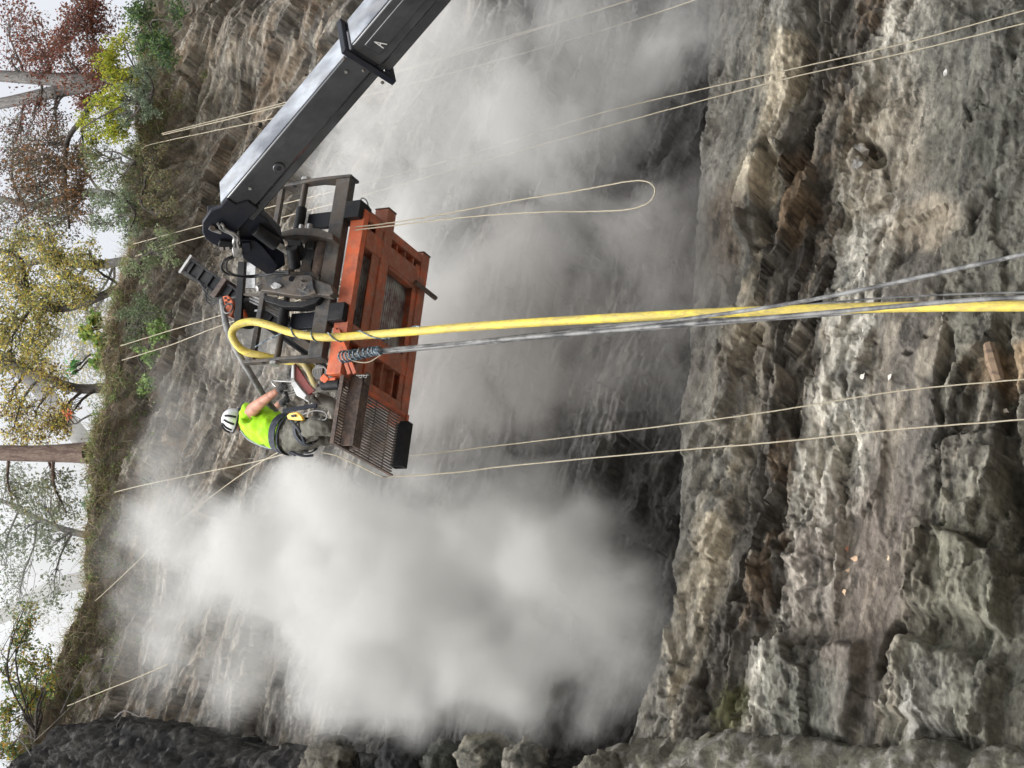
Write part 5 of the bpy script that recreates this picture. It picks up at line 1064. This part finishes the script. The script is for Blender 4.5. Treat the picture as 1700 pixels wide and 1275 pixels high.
v, f, c = leaves(gc, .038, [(.12, .21, .07), (.22, .34, .10), (.26, .24, .11), (.14, .14, .06), (.32, .38, .16), (.24, .30, .08)], 78, .4, .45)
tag(new_obj('ground_cover', fast_mesh('ground_cover', v, f, c, False), LEAF), kind='stuff')
ST = [(.20, .13, .08), (.30, .22, .13), (.12, .08, .05), (.40, .34, .22)]
strands('hanging_roots', 4200, (-5.5, 6.3), .38, .24, .003, ST, 61, '', 1.0, .8)
strands('dry_grass', 2200, (-5.2, 6.3), .22, .2, .0035, [(.34, .28, .14), (.22, .20, .10), (.16, .18, .08), (.42, .36, .22)], 62, '', .15, .9)
strands('rock_rootlets', 2500, (-5.5, 6.3), 1.3, .30, .003, [(.42, .36, .28), (.30, .22, .15), (.2, .15, .1)], 63, '', .9, .9)
# bare twigs lying on the rock
def twig(pts, label, r=.007, seed=1, col=BARK_G, cat='twig', group='bare twigs along the rock'):
    rs = random.Random(seed); m = MB(); P_ = [rp(*p) for p in pts]; s_ = spline(P_, 5); m.tube(s_, [r * (1 - .6 * i / len(s_)) for i in range(len(s_))], 6)
    for k in range(5):
        j = rs.randint(2, len(s_) - 2); e = s_[j] + Vector((rs.gauss(0, 1), -abs(rs.gauss(0, .4)), rs.gauss(0, 1))).normalized() * rs.uniform(.08, .25); limb(m, s_[j], e, r * .5, r * .2, rs, .15, 4)
    tag(m.build('twig', col), label, cat, group)
twig([(190, 1192, 1.2), (208, 1180, 1.3), (235, 1190, 1.3), (268, 1180, 1.2)], 'forked pale twig lying on top of the dark soil bank', .009, 1)
twig([(100, 1185, 1.0), (140, 1110, .9), (190, 1090, .8), (205, 1100, .8)], 'long thin twig arching over the shaded corner of the rock', .006, 2)
twig([(300, 750, .4), (312, 765, .4), (335, 740, .5), (356, 712, .6)], 'thin dry twig on the rock beside the helmet', .005, 3)
twig([(205, 862, .2), (240, 862, .3), (262, 852, .4), (290, 835, .4)], 'wavy pale root on the rock above the dust cloud', .006, 4)
twig([(52, 1255, 1.9), (40, 1235, 1.9), (22, 1215, 1.9), (45, 1200, 1.9), (55, 1245, 1.8)], 'looped woody vine hanging in the lower left corner', .008, 5)
# leafy sprays on the rock in the dust
for i, (x, y, l) in enumerate(((810, 115, 'small pale leafy spray in the dust right of the boom collar'), (785, 135, 'tiny leafy spray next to the larger one in the dust'), (660, 205, 'little white-leaved spray on the rock below the boom'), (245, 800, 'small green sprig on the rock under the lone rope'))):
    p = cliff_depth(x, y) or rp(x, y, 0); q = topx(p); shrub(l, [(x, y, p.y - .12, .13, 60), (x + 14, y + 6, p.y - .12, .1, 40)], .035, [(.35, .4, .28), (.22, .3, .16), (.5, .5, .42)], 70 + i, (x, y - 5, p.y), .5, 'leafy sprays on the rock')
# ------------------------------------------------------------------ dust
def dust_mat(name, dens, col=(.80, .80, .785), nscale=1.5, thresh=.47, soft=.2, blobs=(), stretch=(1, 1, 1), seed=0.0):
    """density = sum of soft blobs (centre, radii) x noise; colour is the dust's own pale grey"""
    m = bpy.data.materials.new(name); m.use_nodes = True; t = m.node_tree; t.nodes.clear()
    out = t.nodes.new('ShaderNodeOutputMaterial'); pv = t.nodes.new('ShaderNodeVolumePrincipled')
    pv.inputs['Color'].default_value = (*col, 1); pv.inputs['Anisotropy'].default_value = .15
    g = t.nodes.new('ShaderNodeNewGeometry'); L = t.links.new
    warp = t.nodes.new('ShaderNodeTexNoise'); warp.inputs['Scale'].default_value = .9; warp.inputs['Detail'].default_value = 2
    L(g.outputs['Position'], warp.inputs['Vector'])
    sub = t.nodes.new('ShaderNodeVectorMath'); sub.operation = 'SUBTRACT'; L(warp.outputs['Color'], sub.inputs[0]); sub.inputs[1].default_value = (.5, .5, .5)
    sc = t.nodes.new('ShaderNodeVectorMath'); sc.operation = 'SCALE'; L(sub.outputs[0], sc.inputs[0]); sc.inputs['Scale'].default_value = 1.7
    wp = t.nodes.new('ShaderNodeVectorMath'); wp.operation = 'ADD'; L(g.outputs['Position'], wp.inputs[0]); L(sc.outputs[0], wp.inputs[1])
    tot = None
    for c, r, a in blobs:
        mp = t.nodes.new('ShaderNodeVectorMath'); mp.operation = 'SUBTRACT'; L(wp.outputs[0], mp.inputs[0]); mp.inputs[1].default_value = c
        dv = t.nodes.new('ShaderNodeVectorMath'); dv.operation = 'DIVIDE'; L(mp.outputs[0], dv.inputs[0]); dv.inputs[1].default_value = r
        ln = t.nodes.new('ShaderNodeVectorMath'); ln.operation = 'LENGTH'; L(dv.outputs[0], ln.inputs[0])
        mr = t.nodes.new('ShaderNodeMapRange'); mr.interpolation_type = 'SMOOTHSTEP'; mr.inputs[1].default_value = 1.0; mr.inputs[2].default_value = .35; mr.inputs[3].default_value = 0; mr.inputs[4].default_value = a
        L(ln.outputs['Value'], mr.inputs[0])
        if tot is None: tot = mr.outputs[0]
        else:
            ad = t.nodes.new('ShaderNodeMath'); ad.operation = 'MAXIMUM'; L(tot, ad.inputs[0]); L(mr.outputs[0], ad.inputs[1]); tot = ad.outputs[0]
    mp = t.nodes.new('ShaderNodeMapping'); mp.inputs['Scale'].default_value = stretch; mp.inputs['Location'].default_value = (seed, seed * 1.7, 0); L(wp.outputs[0], mp.inputs['Vector'])
    n = t.nodes.new('ShaderNodeTexNoise'); n.inputs['Scale'].default_value = nscale; n.inputs['Detail'].default_value = 4; n.inputs['Roughness'].default_value = .74; L(mp.outputs[0], n.inputs['Vector'])
    # threshold drops where the blob is strong: ragged edges, full core
    a1 = t.nodes.new('ShaderNodeMath'); a1.operation = 'MULTIPLY_ADD'; L(tot, a1.inputs[0]); a1.inputs[1].default_value = .45; L(n.outputs['Fac'], a1.inputs[2])
    mr = t.nodes.new('ShaderNodeMapRange'); mr.interpolation_type = 'SMOOTHSTEP'; mr.inputs[1].default_value = thresh; mr.inputs[2].default_value = thresh + soft * 2; mr.inputs[3].default_value = 0; mr.inputs[4].default_value = dens
    L(a1.outputs[0], mr.inputs[0])
    mu = t.nodes.new('ShaderNodeMath'); mu.operation = 'MULTIPLY'; L(mr.outputs[0], mu.inputs[0]); L(tot, mu.inputs[1])
    L(mu.outputs[0], pv.inputs['Density']); L(pv.outputs[0], out.inputs['Volume'])
    return m
def dust(label, blobs, dens, group=None, **kw):
    """closed lumpy shell round the blobs, with the dust's density inside"""
    b = bmesh.new()
    m = dust_mat('airborne dust', dens, blobs=[(tuple(c), r, a) for c, r, a in blobs], **kw)
    lo = Vector([min(c[i] - r[i] for c, r, a in blobs) for i in range(3)]); hi_ = Vector([max(c[i] + r[i] for c, r, a in blobs) for i in range(3)])
    cc = (lo + hi_) / 2; hr = (hi_ - lo) / 2 * 1.04
    bmesh.ops.create_icosphere(b, subdivisions=4, radius=1)
    for v in b.verts:                                  # support-function hull of the blobs
        d = v.co.normalized(); best = max((c - cc).dot(d) + math.sqrt(sum((r[i] * d[i]) ** 2 for i in range(3))) for c, r, a in blobs)
        v.co = cc + d * (best * 1.06)
    me = bpy.data.meshes.new('dust_cloud'); b.to_mesh(me); b.free()
    for p in me.polygons: p.use_smooth = True
    o = new_obj('dust_cloud', me, m); tag(o, label, 'dust cloud', group, 'stuff'); return o
def bl(px, py, Y, r, a=1.0): return (at(px, py, Y), r, a)
dust('dense pale billowing dust cloud to the left of the worker, rising from the rock face', [
    bl(580, 970, 11.9, (1.5, .95, 2.3), 1), bl(740, 970, 11.9, (1.6, .95, 2.0), 1), bl(900, 990, 12.0, (1.5, .85, 1.6), .9), bl(450, 930, 12.0, (1.2, .85, 1.6), .9), bl(640, 1090, 11.8, (1.2, .85, 2.2), 1), bl(820, 1090, 11.8, (1.1, .8, 1.6), .9),
    bl(620, 850, 11.5, (.95, .7, 1.7), .9), bl(320, 960, 12.3, (1.7, .7, 1.4), .62), bl(240, 900, 12.8, (1.5, .6, .9), .4), bl(420, 1080, 12.2, (1.0, .6, 1.2), .6), bl(980, 1080, 11.9, (.9, .6, .9), .55), bl(540, 800, 11.1, (.5, .4, .9), .7), bl(780, 830, 11.9, (.8, .6, 1.0), .6)], 2.6, thresh=.47, soft=.2, col=(.80, .80, .78))
dust('thin grey dust veil drifting over the cliff below the lifting boom', [
    bl(740, 200, 13.4, (2.0, .8, 2.2), .9), bl(900, 300, 13.2, (2.0, .7, 2.2), .55), bl(700, 420, 13.1, (1.2, .8, 1.5), .9), bl(1020, 90, 13.8, (1.7, .8, 1.8), .6), bl(600, 290, 13.6, (1.4, .8, 1.6), .55)], 2.0, seed=3.1, thresh=.52, soft=.16)
dust('patchy grey dust behind the hanging hoses, over the dark part of the rock', [
    bl(1050, 480, 12.9, (1.8, .6, 1.4), .7), bl(850, 560, 12.6, (1.7, .6, 1.7), .75), bl(740, 620, 12.1, (1.3, .6, 1.3), 1), bl(1000, 640, 12.6, (1.0, .5, 1.0), .4)], 1.9, seed=6.3, col=(.77, .755, .735), thresh=.52, soft=.17)
dust('faint dust haze over the rock to the left of the worker helmet', [
    bl(260, 860, 13.0, (1.7, .5, 1.0), .8), bl(300, 700, 13.2, (1.3, .4, 1.2), .6), bl(250, 1050, 12.8, (1.0, .5, 1.0), .7), bl(400, 560, 13.3, (1.0, .4, 1.3), .5)], .55, seed=12.4, thresh=.35)
dust('misty dust hanging among the trees above the left part of the cliff edge', [
    bl(70, 950, 19.5, (3.4, 2, 2.6), 1), bl(100, 760, 18.8, (2.0, 1.5, 1.8), .7), bl(140, 620, 17.6, (2.0, 1, 1.3), .6), bl(190, 330, 15.6, (1.0, .5, .9), .8)], .35, seed=9.2, thresh=.3)
